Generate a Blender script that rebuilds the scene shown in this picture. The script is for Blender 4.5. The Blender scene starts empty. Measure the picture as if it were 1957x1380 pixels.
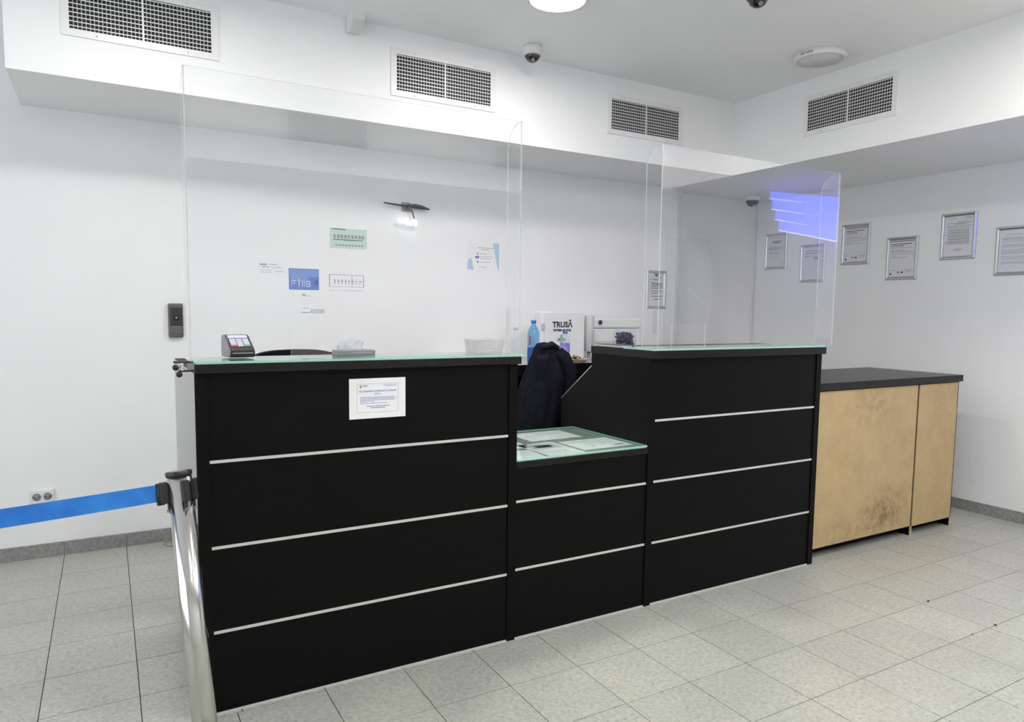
import bpy, bmesh, math, random
from mathutils import Vector, Matrix

random.seed(7)
scene = bpy.context.scene
COL = scene.collection
PI = math.pi

# ------------------------------------------------------------------ camera
cam_d = bpy.data.cameras.new('camera')
cam_d.sensor_fit = 'HORIZONTAL'
cam_d.sensor_width = 36.0
cam_d.lens = 1358.81 / 1957 * 36.0
cam_d.shift_x = -(995.46 - 978.5) / 1957
cam_d.shift_y = (711.59 - 690.0) / 1957
cam_d.clip_start = 0.02
cam = bpy.data.objects.new('camera', cam_d)
COL.objects.link(cam)
CR = Vector((0.86397796, -0.50337149, 0.01261866))
CU = Vector((0.03265525, 0.08102136, 0.99617728))
CF = Vector((0.50246962, 0.86026315, -0.08643839))
CAM = Vector((0.03338, -2.45218, 1.37770))
m = Matrix((CR, CU, -CF)).transposed().to_4x4()
m.translation = CAM
cam.matrix_world = m
scene.camera = cam

# ------------------------------------------------------------------ world and exposure
w = bpy.data.worlds.new('world')
scene.world = w
w.use_nodes = True
w.node_tree.nodes['Background'].inputs['Color'].default_value = (0.86, 0.91, 1.0, 1)
w.node_tree.nodes['Background'].inputs['Strength'].default_value = 2.9
scene.view_settings.view_transform = 'Standard'
scene.view_settings.look = 'None'
scene.view_settings.exposure = 0.0
scene.view_settings.gamma = 1.0
scene.view_settings.use_curve_mapping = False
scene.cycles.use_denoising = True
scene.cycles.max_bounces = 14
scene.cycles.diffuse_bounces = 6
scene.cycles.transparent_max_bounces = 24
LAMP_POWER = 113.0

# ------------------------------------------------------------------ materials
def new_mat(name):
    mt = bpy.data.materials.new(name)
    mt.use_nodes = True
    nt = mt.node_tree
    return mt, nt, nt.nodes['Principled BSDF']

def node(nt, typ, **kw):
    n = nt.nodes.new(typ)
    for k, v in kw.items():
        if k.startswith('i_'):
            n.inputs[k[2:].replace('_', ' ')].default_value = v
        else:
            setattr(n, k, v)
    return n

def plain(name, col, rough=0.5, metal=0.0, spec=0.5, emit=None, strength=0.0, coat=0.0):
    mt, nt, b = new_mat(name)
    b.inputs['Base Color'].default_value = (*col, 1)
    b.inputs['Roughness'].default_value = rough
    b.inputs['Metallic'].default_value = metal
    b.inputs['Specular IOR Level'].default_value = spec
    b.inputs['Coat Weight'].default_value = coat
    if emit:
        b.inputs['Emission Color'].default_value = (*emit, 1)
        b.inputs['Emission Strength'].default_value = strength
    return mt

def ramp(nt, p0, c0, p1, c1):
    r = nt.nodes.new('ShaderNodeValToRGB')
    r.color_ramp.elements[0].position = p0
    r.color_ramp.elements[0].color = (*c0, 1)
    r.color_ramp.elements[1].position = p1
    r.color_ramp.elements[1].color = (*c1, 1)
    return r

def coords(nt, kind='Object', scale=(1, 1, 1)):
    tc = nt.nodes.new('ShaderNodeTexCoord')
    mp = nt.nodes.new('ShaderNodeMapping')
    mp.inputs['Scale'].default_value = scale
    nt.links.new(tc.outputs[kind], mp.inputs['Vector'])
    return mp.outputs['Vector']

def noise_mat(name, c0, c1, scale=(1, 1, 1), nscale=10.0, detail=5.0, rough=0.5, p0=0.35, p1=0.65, bump=0.0, spec=0.5, metal=0.0, bscale=None):
    mt, nt, b = new_mat(name)
    v = coords(nt, 'Object', scale)
    n = node(nt, 'ShaderNodeTexNoise', i_Scale=nscale, i_Detail=detail)
    nt.links.new(v, n.inputs['Vector'])
    r = ramp(nt, p0, c0, p1, c1)
    nt.links.new(n.outputs['Fac'], r.inputs['Fac'])
    nt.links.new(r.outputs['Color'], b.inputs['Base Color'])
    b.inputs['Roughness'].default_value = rough
    b.inputs['Specular IOR Level'].default_value = spec
    b.inputs['Metallic'].default_value = metal
    if bump:
        n2 = node(nt, 'ShaderNodeTexNoise', i_Scale=bscale or nscale * 6, i_Detail=3.0)
        nt.links.new(v, n2.inputs['Vector'])
        bp = node(nt, 'ShaderNodeBump', i_Strength=bump, i_Distance=0.002)
        nt.links.new(n2.outputs['Fac'], bp.inputs['Height'])
        nt.links.new(bp.outputs['Normal'], b.inputs['Normal'])
    return mt

def clear_mat(name, tint, ior=1.5, rough=0.0, haze=0.0, haze_col=(0.8, 0.8, 0.8)):
    """clear sheet: what is not reflected by Fresnel passes straight through"""
    mt = bpy.data.materials.new(name)
    mt.use_nodes = True
    nt = mt.node_tree
    nt.nodes.clear()
    out = nt.nodes.new('ShaderNodeOutputMaterial')
    tr = node(nt, 'ShaderNodeBsdfTransparent')
    tr.inputs['Color'].default_value = (*tint, 1)
    gl = node(nt, 'ShaderNodeBsdfGlossy')
    gl.inputs['Roughness'].default_value = rough
    gl.inputs['Color'].default_value = (1, 1, 1, 1)
    geo = nt.nodes.new('ShaderNodeNewGeometry')
    ma = node(nt, 'ShaderNodeMath', operation='MULTIPLY_ADD')   # the same IOR on both faces of the sheet
    ma.inputs[1].default_value = 1.0 / ior - ior
    ma.inputs[2].default_value = ior
    nt.links.new(geo.outputs['Backfacing'], ma.inputs[0])
    fr = nt.nodes.new('ShaderNodeFresnel')
    nt.links.new(ma.outputs[0], fr.inputs['IOR'])
    mx = nt.nodes.new('ShaderNodeMixShader')
    nt.links.new(fr.outputs['Fac'], mx.inputs['Fac'])
    base = tr
    if haze:
        df = node(nt, 'ShaderNodeBsdfDiffuse')
        df.inputs['Color'].default_value = (*haze_col, 1)
        m2 = nt.nodes.new('ShaderNodeMixShader')
        m2.inputs['Fac'].default_value = haze
        nt.links.new(tr.outputs[0], m2.inputs[1])
        nt.links.new(df.outputs[0], m2.inputs[2])
        base = m2
    nt.links.new(base.outputs[0], mx.inputs[1])
    nt.links.new(gl.outputs[0], mx.inputs[2])
    nt.links.new(mx.outputs[0], out.inputs['Surface'])
    return mt

def tile_mat(name, base, dark, light, rough):
    mt, nt, b = new_mat(name)
    geo = nt.nodes.new('ShaderNodeNewGeometry')
    pos = geo.outputs['Position']
    n = node(nt, 'ShaderNodeTexNoise', i_Scale=55.0, i_Detail=4.0, i_Roughness=0.7)
    nt.links.new(pos, n.inputs['Vector'])
    r1 = ramp(nt, 0.38, tuple(c * 0.88 for c in base), 0.62, light)
    nt.links.new(n.outputs['Fac'], r1.inputs['Fac'])
    # large cloudy wear
    n3 = node(nt, 'ShaderNodeTexNoise', i_Scale=1.7, i_Detail=4.0, i_Roughness=0.6)
    nt.links.new(pos, n3.inputs['Vector'])
    r3 = ramp(nt, 0.3, (0.86, 0.86, 0.87), 0.7, (1.05, 1.05, 1.03))
    nt.links.new(n3.outputs['Fac'], r3.inputs['Fac'])
    mul = node(nt, 'ShaderNodeMix', data_type='RGBA', blend_type='MULTIPLY')
    mul.inputs[0].default_value = 1.0
    nt.links.new(r1.outputs['Color'], mul.inputs[6])
    nt.links.new(r3.outputs['Color'], mul.inputs[7])
    # fine dark chips
    vo = node(nt, 'ShaderNodeTexVoronoi', feature='F1', i_Scale=70.0)
    nt.links.new(pos, vo.inputs['Vector'])
    r2 = ramp(nt, 0.13, (1, 1, 1), 0.20, (0, 0, 0))
    nt.links.new(vo.outputs['Distance'], r2.inputs['Fac'])
    wn = node(nt, 'ShaderNodeSeparateColor')
    nt.links.new(vo.outputs['Color'], wn.inputs[0])
    th = node(nt, 'ShaderNodeMath', operation='GREATER_THAN')
    th.inputs[1].default_value = 0.62
    nt.links.new(wn.outputs[0], th.inputs[0])
    mm = node(nt, 'ShaderNodeMath', operation='MULTIPLY')
    nt.links.new(r2.outputs['Color'], mm.inputs[0])
    nt.links.new(th.outputs[0], mm.inputs[1])
    m3 = node(nt, 'ShaderNodeMath', operation='MULTIPLY')
    m3.inputs[1].default_value = 0.75
    nt.links.new(mm.outputs[0], m3.inputs[0])
    mx = node(nt, 'ShaderNodeMix', data_type='RGBA')
    mx.inputs[7].default_value = (*dark, 1)
    nt.links.new(m3.outputs[0], mx.inputs[0])
    nt.links.new(mul.outputs[2], mx.inputs[6])
    oi = nt.nodes.new('ShaderNodeObjectInfo')
    rr = ramp(nt, 0.0, (0.95, 0.95, 0.95), 1.0, (1.03, 1.03, 1.03))
    nt.links.new(oi.outputs['Random'], rr.inputs['Fac'])
    m4 = node(nt, 'ShaderNodeMix', data_type='RGBA', blend_type='MULTIPLY')
    m4.inputs[0].default_value = 1.0
    nt.links.new(mx.outputs[2], m4.inputs[6])
    nt.links.new(rr.outputs['Color'], m4.inputs[7])
    nt.links.new(m4.outputs[2], b.inputs['Base Color'])
    b.inputs['Roughness'].default_value = rough
    return mt

def laminate_mat():
    mt, nt, b = new_mat('black_wood_laminate')
    geo = nt.nodes.new('ShaderNodeNewGeometry')
    mp = nt.nodes.new('ShaderNodeMapping')
    mp.inputs['Scale'].default_value = (1.6, 1.6, 60.0)
    nt.links.new(geo.outputs['Position'], mp.inputs['Vector'])
    n = node(nt, 'ShaderNodeTexNoise', i_Scale=3.0, i_Detail=6.0, i_Roughness=0.65)
    nt.links.new(mp.outputs['Vector'], n.inputs['Vector'])
    r = ramp(nt, 0.35, (0.0022, 0.0021, 0.0023), 0.75, (0.0060, 0.0055, 0.0052))
    nt.links.new(n.outputs['Fac'], r.inputs['Fac'])
    nt.links.new(r.outputs['Color'], b.inputs['Base Color'])
    b.inputs['Roughness'].default_value = 0.42
    b.inputs['Specular IOR Level'].default_value = 0.10
    bp = node(nt, 'ShaderNodeBump', i_Strength=0.06, i_Distance=0.001)
    nt.links.new(n.outputs['Fac'], bp.inputs['Height'])
    nt.links.new(bp.outputs['Normal'], b.inputs['Normal'])
    return mt

def mdf_mat():
    mt, nt, b = new_mat('raw_fibreboard')
    geo = nt.nodes.new('ShaderNodeNewGeometry')
    pos = geo.outputs['Position']
    n = node(nt, 'ShaderNodeTexNoise', i_Scale=9.0, i_Detail=8.0, i_Roughness=0.75)
    nt.links.new(pos, n.inputs['Vector'])
    r = ramp(nt, 0.3, (0.45, 0.322, 0.165), 0.7, (0.55, 0.402, 0.215))
    nt.links.new(n.outputs['Fac'], r.inputs['Fac'])
    # kick marks with a ragged outline low on the wide panel, a fainter scuff near the top
    def blot(cx, cz, sx, sz, amt):
        mp = nt.nodes.new('ShaderNodeMapping')
        mp.inputs['Location'].default_value = (-cx / sx, 0, -cz / sz)
        mp.inputs['Scale'].default_value = (1 / sx, 0.0, 1 / sz)
        nt.links.new(pos, mp.inputs['Vector'])
        ln = node(nt, 'ShaderNodeVectorMath', operation='LENGTH')
        nt.links.new(mp.outputs['Vector'], ln.inputs[0])
        rr = ramp(nt, 0.15, (amt,) * 3, 1.0, (0, 0, 0))
        nt.links.new(ln.outputs['Value'], rr.inputs['Fac'])
        return rr.outputs['Color']
    n2 = node(nt, 'ShaderNodeTexNoise', i_Scale=22.0, i_Detail=6.0, i_Roughness=0.7)
    nt.links.new(pos, n2.inputs['Vector'])
    r2 = ramp(nt, 0.40, (0, 0, 0), 0.66, (1, 1, 1))
    nt.links.new(n2.outputs['Fac'], r2.inputs['Fac'])
    cur = r.outputs['Color']
    for (cx, cz, sx, sz, amt) in ((4.07, 0.19, 0.30, 0.20, 1.0), (3.92, 0.86, 0.30, 0.16, 0.45), (3.70, 0.12, 0.25, 0.12, 0.4), (4.65, 0.90, 0.2, 0.10, 0.4)):
        bl = blot(cx, cz, sx, sz, amt)
        mu = node(nt, 'ShaderNodeMath', operation='MULTIPLY')
        nt.links.new(bl, mu.inputs[0])
        nt.links.new(r2.outputs['Color'], mu.inputs[1])
        mx = node(nt, 'ShaderNodeMix', data_type='RGBA')
        mx.inputs[7].default_value = (0.20, 0.13, 0.065, 1)
        nt.links.new(mu.outputs[0], mx.inputs[0])
        nt.links.new(cur, mx.inputs[6])
        cur = mx.outputs[2]
    nt.links.new(cur, b.inputs['Base Color'])
    b.inputs['Roughness'].default_value = 0.6
    b.inputs['Specular IOR Level'].default_value = 0.3
    return mt

def wall_mat(name, col, scuff=None):
    mt, nt, b = new_mat(name)
    geo = nt.nodes.new('ShaderNodeNewGeometry')
    pos = geo.outputs['Position']
    n = node(nt, 'ShaderNodeTexNoise', i_Scale=2.2, i_Detail=3.0)
    nt.links.new(pos, n.inputs['Vector'])
    r = ramp(nt, 0.3, tuple(c * 0.975 for c in col), 0.7, col)
    nt.links.new(n.outputs['Fac'], r.inputs['Fac'])
    cur = r.outputs['Color']
    if scuff:
        (cx, cy, cz), rad, sc = scuff
        mp = nt.nodes.new('ShaderNodeMapping')
        mp.inputs['Location'].default_value = (-cx / rad[0], -cy / rad[1], -cz / rad[2])
        mp.inputs['Scale'].default_value = (1 / rad[0], 1 / rad[1], 1 / rad[2])
        nt.links.new(pos, mp.inputs['Vector'])
        ln = node(nt, 'ShaderNodeVectorMath', operation='LENGTH')
        nt.links.new(mp.outputs['Vector'], ln.inputs[0])
        rr = ramp(nt, 0.1, (0.55,) * 3, 1.0, (0, 0, 0))
        nt.links.new(ln.outputs['Value'], rr.inputs['Fac'])
        n2 = node(nt, 'ShaderNodeTexNoise', i_Scale=26.0, i_Detail=6.0, i_Roughness=0.75)
        nt.links.new(pos, n2.inputs['Vector'])
        r2 = ramp(nt, 0.52, (0, 0, 0), 0.7, (1, 1, 1))
        nt.links.new(n2.outputs['Fac'], r2.inputs['Fac'])
        mu = node(nt, 'ShaderNodeMath', operation='MULTIPLY')
        nt.links.new(rr.outputs['Color'], mu.inputs[0])
        nt.links.new(r2.outputs['Color'], mu.inputs[1])
        mx = node(nt, 'ShaderNodeMix', data_type='RGBA')
        mx.inputs[7].default_value = (*sc, 1)
        nt.links.new(mu.outputs[0], mx.inputs[0])
        nt.links.new(cur, mx.inputs[6])
        cur = mx.outputs[2]
    nt.links.new(cur, b.inputs['Base Color'])
    b.inputs['Roughness'].default_value = 0.55
    b.inputs['Specular IOR Level'].default_value = 0.25
    n4 = node(nt, 'ShaderNodeTexNoise', i_Scale=140.0, i_Detail=2.0)
    nt.links.new(pos, n4.inputs['Vector'])
    bp = node(nt, 'ShaderNodeBump', i_Strength=0.05, i_Distance=0.001)
    nt.links.new(n4.outputs['Fac'], bp.inputs['Height'])
    nt.links.new(bp.outputs['Normal'], b.inputs['Normal'])
    return mt

M = {}
M['wall'] = wall_mat('white_wall_paint', (0.875, 0.875, 0.875))
M['wall_r'] = wall_mat('white_wall_paint_scuffed', (0.865, 0.865, 0.865), ((5.29, 0.55, 0.28), (0.3, 0.55, 0.22), (0.42, 0.40, 0.48)))
M['ceil'] = wall_mat('ceiling_paint', (0.90, 0.90, 0.91))
M['grout'] = noise_mat('dark_grout', (0.035, 0.034, 0.030), (0.065, 0.062, 0.055), nscale=30, rough=0.9)
M['tile'] = tile_mat('speckled_floor_tile', (0.455, 0.458, 0.40), (0.07, 0.068, 0.06), (0.53, 0.533, 0.468), 0.38)
M['skirt'] = tile_mat('speckled_skirting_tile', (0.26, 0.26, 0.25), (0.09, 0.09, 0.09), (0.34, 0.34, 0.325), 0.45)
M['lam'] = laminate_mat()
M['lam_top'] = noise_mat('black_laminate_top', (0.006, 0.006, 0.006), (0.012, 0.0115, 0.011), nscale=40, rough=0.30, spec=0.22)
M['lam_gloss'] = plain('glossy_black_end_laminate', (0.006, 0.006, 0.006), 0.06)
M['sheen_grey'] = noise_mat('grey_green_sheen', (0.20, 0.245, 0.225), (0.25, 0.295, 0.27), nscale=30, rough=0.7)  # pale reflection of the desk glass put into the colour
M['strip'] = plain('brushed_aluminium_strip', (0.60, 0.60, 0.575), 0.45, 0.15)
M['mdf'] = mdf_mat()
M['mdf_edge'] = noise_mat('chipped_board_edge', (0.32, 0.25, 0.15), (0.60, 0.50, 0.34), nscale=60, rough=0.8)
M['acryl'] = clear_mat('clear_acrylic', (0.985, 0.985, 0.99), 1.49)
M['acryl_edge'] = clear_mat('polished_acrylic_edge', (0.80, 0.82, 0.82), 1.49, 0.15, 0.35, (0.95, 0.95, 0.95))
M['glass'] = clear_mat('green_glass_sheet', (0.945, 0.992, 0.972), 1.30)
M['desk_glass'] = clear_mat('desk_glass_sheet', (0.965, 0.998, 0.985), 1.16)
M['glass_edge'] = clear_mat('green_glass_edge', (0.45, 0.80, 0.64), 1.52, 0.12, 0.6, (0.50, 0.86, 0.70))
M['vent'] = plain('white_enamel', (0.80, 0.80, 0.79), 0.32)
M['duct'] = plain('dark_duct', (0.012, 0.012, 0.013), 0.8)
M['fin'] = plain('grey_vent_fin', (0.42, 0.42, 0.42), 0.6)
M['white_plastic'] = plain('white_plastic', (0.78, 0.78, 0.78), 0.35)
M['off_diffuser'] = plain('unlit_diffuser', (0.72, 0.72, 0.70), 0.5)
M['lit_diffuser'] = plain('lit_diffuser', (0.9, 0.9, 0.9), 0.5, emit=(1.0, 0.985, 0.945), strength=LAMP_POWER)
M['black_plastic'] = plain('black_plastic', (0.012, 0.012, 0.013), 0.35)
M['black_gloss'] = plain('black_smoked_dome', (0.008, 0.008, 0.012), 0.06, coat=0.4)
M['grey_plastic'] = plain('grey_plastic', (0.115, 0.112, 0.118), 0.45)
M['dark_grey'] = plain('dark_grey_plastic', (0.03, 0.03, 0.032), 0.4)
M['mid_grey'] = plain('mid_grey_plastic', (0.25, 0.25, 0.26), 0.45)
M['chrome'] = plain('polished_steel', (0.60, 0.59, 0.56), 0.16, 1.0)
M['satin'] = plain('satin_aluminium', (0.58, 0.58, 0.59), 0.30, 0.85)
M['paper'] = noise_mat('white_paper', (0.82, 0.82, 0.83), (0.88, 0.88, 0.89), nscale=8, rough=0.7)
M['paper_frame'] = plain('certificate_paper', (0.70, 0.70, 0.73), 0.5)
M['ink'] = plain('black_ink', (0.03, 0.03, 0.035), 0.7)
M['ink_grey'] = plain('grey_ink', (0.30, 0.30, 0.32), 0.7)
M['ink_pale'] = plain('pale_grey_ink', (0.52, 0.52, 0.54), 0.7)
M['ink_blue'] = plain('navy_ink', (0.10, 0.10, 0.42), 0.7)
M['ink_green'] = plain('dark_green_ink', (0.03, 0.09, 0.07), 0.7)
M['pale_green'] = plain('pale_green_paper', (0.56, 0.71, 0.64), 0.7)
M['blue_print'] = noise_mat('blue_print', (0.065, 0.15, 0.50), (0.11, 0.22, 0.60), nscale=12, rough=0.6)
M['blue_dark'] = plain('dark_blue_print', (0.03, 0.06, 0.32), 0.6)
M['blue_light'] = plain('light_blue_print', (0.17, 0.30, 0.68), 0.6)
M['sky_print'] = plain('pale_blue_print', (0.42, 0.60, 0.78), 0.6)
M['gold'] = plain('gold_print', (0.50, 0.36, 0.08), 0.6)
M['green_cross'] = plain('green_cross_print', (0.16, 0.36, 0.22), 0.6)
M['belt'] = noise_mat('blue_webbing', (0.012, 0.16, 0.60), (0.025, 0.25, 0.74), scale=(1, 1, 1), nscale=14, rough=0.5, bump=0.1)
M['navy'] = noise_mat('navy_fabric', (0.0018, 0.0020, 0.0065), (0.0055, 0.0058, 0.0150), nscale=30, rough=0.85, bump=0.3, spec=0.2)
M['navy_trim'] = noise_mat('charcoal_navy_fabric', (0.007, 0.007, 0.014), (0.016, 0.016, 0.028), nscale=30, rough=0.85, bump=0.3, spec=0.2)
M['chair_fab'] = noise_mat('dark_chair_fabric', (0.003, 0.003, 0.008), (0.008, 0.008, 0.016), nscale=50, rough=0.9, bump=0.3, spec=0.2)
M['bottle'] = clear_mat('blue_bottle_plastic', (0.50, 0.76, 0.93), 1.4, 0.05, 0.12, (0.35, 0.62, 0.92))
M['bottle_cap'] = plain('blue_cap', (0.06, 0.20, 0.58), 0.4)
M['water'] = clear_mat('bottle_base_blue', (0.16, 0.42, 0.78), 1.33, 0.05, 0.30, (0.04, 0.20, 0.58))
M['label_red'] = plain('red_label', (0.45, 0.05, 0.12), 0.5)
M['clear_bottle'] = clear_mat('clear_bottle_plastic', (0.93, 0.94, 0.97), 1.4, 0.08, 0.16, (0.85, 0.87, 0.95))
M['purple'] = noise_mat('violet_label', (0.16, 0.13, 0.55), (0.40, 0.36, 0.80), nscale=20, rough=0.4)
M['jar_glass'] = clear_mat('jar_glass', (0.95, 0.96, 0.97), 1.25, 0.03, 0.015)
M['jar_fill'] = noise_mat('blue_black_wrappers', (0.004, 0.004, 0.016), (0.085, 0.08, 0.26), nscale=45, rough=0.35, p0=0.42, p1=0.70)
M['ribbed'] = clear_mat('white_ribbed_plastic', (0.88, 0.88, 0.88), 1.45, 0.15, 0.42, (0.85, 0.85, 0.84))
M['film'] = clear_mat('clear_film', (0.90, 0.91, 0.92), 1.45, 0.12, 0.14, (0.9, 0.9, 0.92))
M['cream'] = noise_mat('cream_card', (0.62, 0.55, 0.40), (0.72, 0.65, 0.50), nscale=20, rough=0.7)
M['bun'] = noise_mat('orange_brown_wrap', (0.30, 0.14, 0.06), (0.62, 0.38, 0.16), nscale=30, rough=0.6)
M['yellow_bits'] = noise_mat('yellow_brown_food', (0.05, 0.03, 0.015), (0.72, 0.50, 0.17), nscale=45, rough=0.6, p0=0.42, p1=0.58)
M['worktop_white'] = noise_mat('pale_worktop', (0.50, 0.50, 0.49), (0.56, 0.56, 0.55), nscale=10, rough=0.22)
M['wall_grey'] = plain('pale_grey_plastic', (0.55, 0.55, 0.55), 0.5)
M['trunk'] = plain('grey_trunking', (0.68, 0.68, 0.69), 0.5)
M['orange_cable'] = plain('copper_brown_cable', (0.35, 0.17, 0.08), 0.5)
M['screen_lit'] = plain('lit_key_screen', (0.5, 0.48, 0.75), 0.3, emit=(0.62, 0.60, 0.95), strength=0.22)
M['key'] = plain('pale_key', (0.62, 0.61, 0.78), 0.4)
M['key_red'] = plain('red_key', (0.62, 0.10, 0.14), 0.4)
M['key_yellow'] = plain('yellow_key', (0.75, 0.62, 0.25), 0.4)
M['key_green'] = plain('green_key', (0.08, 0.50, 0.26), 0.4)
M['sign_blue'] = plain('lit_blue_sign', (0.1, 0.15, 0.6), 0.4, emit=(0.10, 0.16, 1.0), strength=6.0)
M['sign_edge'] = plain('lit_pale_sign_edge', (0.5, 0.55, 0.9), 0.4, emit=(0.55, 0.60, 1.0), strength=6.0)
M['banner'] = noise_mat('grey_green_banner', (0.16, 0.22, 0.215), (0.20, 0.265, 0.255), nscale=6, rough=0.7)
M['banner_pale'] = plain('pale_banner_print', (0.55, 0.60, 0.60), 0.7)
M['olive'] = noise_mat('olive_grey_card', (0.10, 0.095, 0.07), (0.16, 0.15, 0.12), nscale=20, rough=0.6)
M['bulb'] = plain('lit_white_bulb', (0.9, 0.9, 0.9), 0.3, emit=(0.95, 0.98, 1.0), strength=1.2)  # glow assumed for the unidentified wall fitting
M['dirt'] = plain('dark_dirt', (0.03, 0.028, 0.025), 0.9)
M['flat_grey'] = plain('slate_grey_plastic', (0.20, 0.21, 0.225), 0.45)

# ------------------------------------------------------------------ mesh helpers
def BM():
    return bmesh.new()

def box(bm, x0, x1, y0, y1, z0, z1, bev=0.0, mi=0, seg=1):
    b2 = bmesh.new()
    vs = [b2.verts.new((x, y, z)) for z in (z0, z1) for y in (y0, y1) for x in (x0, x1)]
    for f in ((0, 2, 3, 1), (4, 5, 7, 6), (0, 1, 5, 4), (2, 6, 7, 3), (0, 4, 6, 2), (1, 3, 7, 5)):
        b2.faces.new([vs[i] for i in f])
    if bev:
        bmesh.ops.bevel(b2, geom=list(b2.edges), offset=bev, segments=seg, profile=0.5, affect='EDGES')
    merge(bm, b2, mi)

def merge(bm, b2, mi=0, mat=None):
    if mat is not None:
        bmesh.ops.transform(b2, matrix=mat, verts=b2.verts)
    mp = {}
    for v in b2.verts:
        mp[v] = bm.verts.new(v.co)
    for f in b2.faces:
        try:
            nf = bm.faces.new([mp[v] for v in f.verts])
            nf.material_index = mi if mi else f.material_index
            nf.smooth = f.smooth
        except ValueError:
            pass
    b2.free()

def prism(bm, pts, axis, a0, a1, mi=0, side_mi=None):
    """extrude a 2D outline along an axis. axis 'y': pts are (x,z); 'x': (y,z); 'z': (x,y)"""
    def P(p, a):
        return {'y': (p[0], a, p[1]), 'x': (a, p[0], p[1]), 'z': (p[0], p[1], a)}[axis]
    v0 = [bm.verts.new(P(p, a0)) for p in pts]
    v1 = [bm.verts.new(P(p, a1)) for p in pts]
    n = len(pts)
    f0 = bm.faces.new(v0); f1 = bm.faces.new(list(reversed(v1)))
    f0.material_index = f1.material_index = mi
    for i in range(n):
        f = bm.faces.new((v0[i], v1[i], v1[(i + 1) % n], v0[(i + 1) % n]))
        f.material_index = mi if side_mi is None else side_mi
    bmesh.ops.recalc_face_normals(bm, faces=bm.faces)

def lathe(bm, prof, n=32, c=(0, 0, 0), mi=0, smooth=True, sx=1.0, sy=1.0, loop=False):
    rings = []
    for (r, z) in prof:
        if r < 1e-6:
            rings.append([bm.verts.new((c[0], c[1], c[2] + z))])
        else:
            rings.append([bm.verts.new((c[0] + r * sx * math.cos(2 * PI * k / n), c[1] + r * sy * math.sin(2 * PI * k / n), c[2] + z)) for k in range(n)])
    for a, b in zip(rings, rings[1:] + (rings[:1] if loop else [])):
        for k in range(n):
            k2 = (k + 1) % n
            if len(a) == 1 and len(b) == 1:
                continue
            if len(a) == 1:
                f = bm.faces.new((a[0], b[k2], b[k]))
            elif len(b) == 1:
                f = bm.faces.new((a[k], a[k2], b[0]))
            else:
                f = bm.faces.new((a[k], a[k2], b[k2], b[k]))
            f.smooth = smooth
            f.material_index = mi
    if loop:
        return
    if len(rings[0]) > 1:
        f = bm.faces.new(list(reversed(rings[0]))); f.material_index = mi
    if len(rings[-1]) > 1:
        f = bm.faces.new(rings[-1]); f.material_index = mi

def tube(bm, pts, r, n=10, mi=0, closed_ends=True):
    pts = [Vector(p) for p in pts]
    rings = []
    up = Vector((0, 0, 1))
    for i, p in enumerate(pts):
        t = (pts[min(i + 1, len(pts) - 1)] - pts[max(i - 1, 0)]).normalized()
        a = t.cross(up)
        if a.length < 1e-3:
            a = t.cross(Vector((1, 0, 0)))
        a.normalize()
        b = t.cross(a).normalized()
        rr = r[i] if isinstance(r, (list, tuple)) else r
        rings.append([bm.verts.new(p + (a * math.cos(2 * PI * k / n) + b * math.sin(2 * PI * k / n)) * rr) for k in range(n)])
    for A, B in zip(rings, rings[1:]):
        for k in range(n):
            f = bm.faces.new((A[k], A[(k + 1) % n], B[(k + 1) % n], B[k]))
            f.smooth = True; f.material_index = mi
    if closed_ends:
        bm.faces.new(list(reversed(rings[0]))).material_index = mi
        bm.faces.new(rings[-1]).material_index = mi

PRINT = ('printed_text', 'printed_area', 'cooling_slots')
def obj(name, bm, mats, parent=None, world=False, loc=None):
    """link a bmesh as ONE mesh object; world=True: coordinates are world, re-based on the parent's location"""
    if world and parent is not None:
        bmesh.ops.translate(bm, verts=bm.verts, vec=-Vector(parent.location))
    bmesh.ops.recalc_face_normals(bm, faces=bm.faces)
    me = bpy.data.meshes.new(name)
    bm.to_mesh(me); bm.free()
    if not isinstance(mats, (list, tuple)):
        mats = [mats]
    for mt in mats:
        me.materials.append(M[mt])
    o = bpy.data.objects.new(name, me)
    COL.objects.link(o)
    if loc:
        o.location = loc
    if parent is not None:
        o.parent = parent
    if name in PRINT:
        o['kind'] = 'stuff'
    return o

def tag(o, label, cat, group=None):
    o['label'] = label; o['category'] = cat
    if group:
        o['group'] = group
    return o

def thing(name, label, cat, loc=(0, 0, 0), rot=(0, 0, 0), group=None):
    o = bpy.data.objects.new(name, None)
    o.empty_display_size = 0.05
    COL.objects.link(o)
    o.location = loc; o.rotation_euler = rot
    return tag(o, label, cat, group)

def struct(name, bm, mats):
    o = obj(name, bm, mats)
    o['kind'] = 'structure'
    return o

def wbox(name, mat, parent, x0, x1, y0, y1, z0, z1, bev=0.0, world=True):
    bm = BM(); box(bm, x0, x1, y0, y1, z0, z1, bev)
    return obj(name, bm, mat, parent, world)

def copy_tree(o, parent=None):
    c = o.copy(); COL.objects.link(c); c.parent = parent
    for ch in list(o.children):
        copy_tree(ch, c)
    return c

def text_mesh(name, s, size, mat, parent, loc, rot=(PI / 2, 0, 0), align='CENTER', bold=0.0, sx=1.0):
    cu = bpy.data.curves.new(name, 'FONT')
    cu.body = s; cu.size = size; cu.align_x = align; cu.align_y = 'CENTER'
    cu.resolution_u = 3; cu.offset = bold
    t = bpy.data.objects.new(name, cu)
    COL.objects.link(t)
    dg = bpy.context.evaluated_depsgraph_get()
    me = bpy.data.meshes.new_from_object(t.evaluated_get(dg))
    bpy.data.objects.remove(t); bpy.data.curves.remove(cu)
    me.materials.clear(); me.materials.append(M[mat])
    o = bpy.data.objects.new(name, me)
    COL.objects.link(o)
    o.parent = parent; o.location = loc; o.rotation_euler = rot; o.scale = (sx, 1, 1)
    return o

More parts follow.
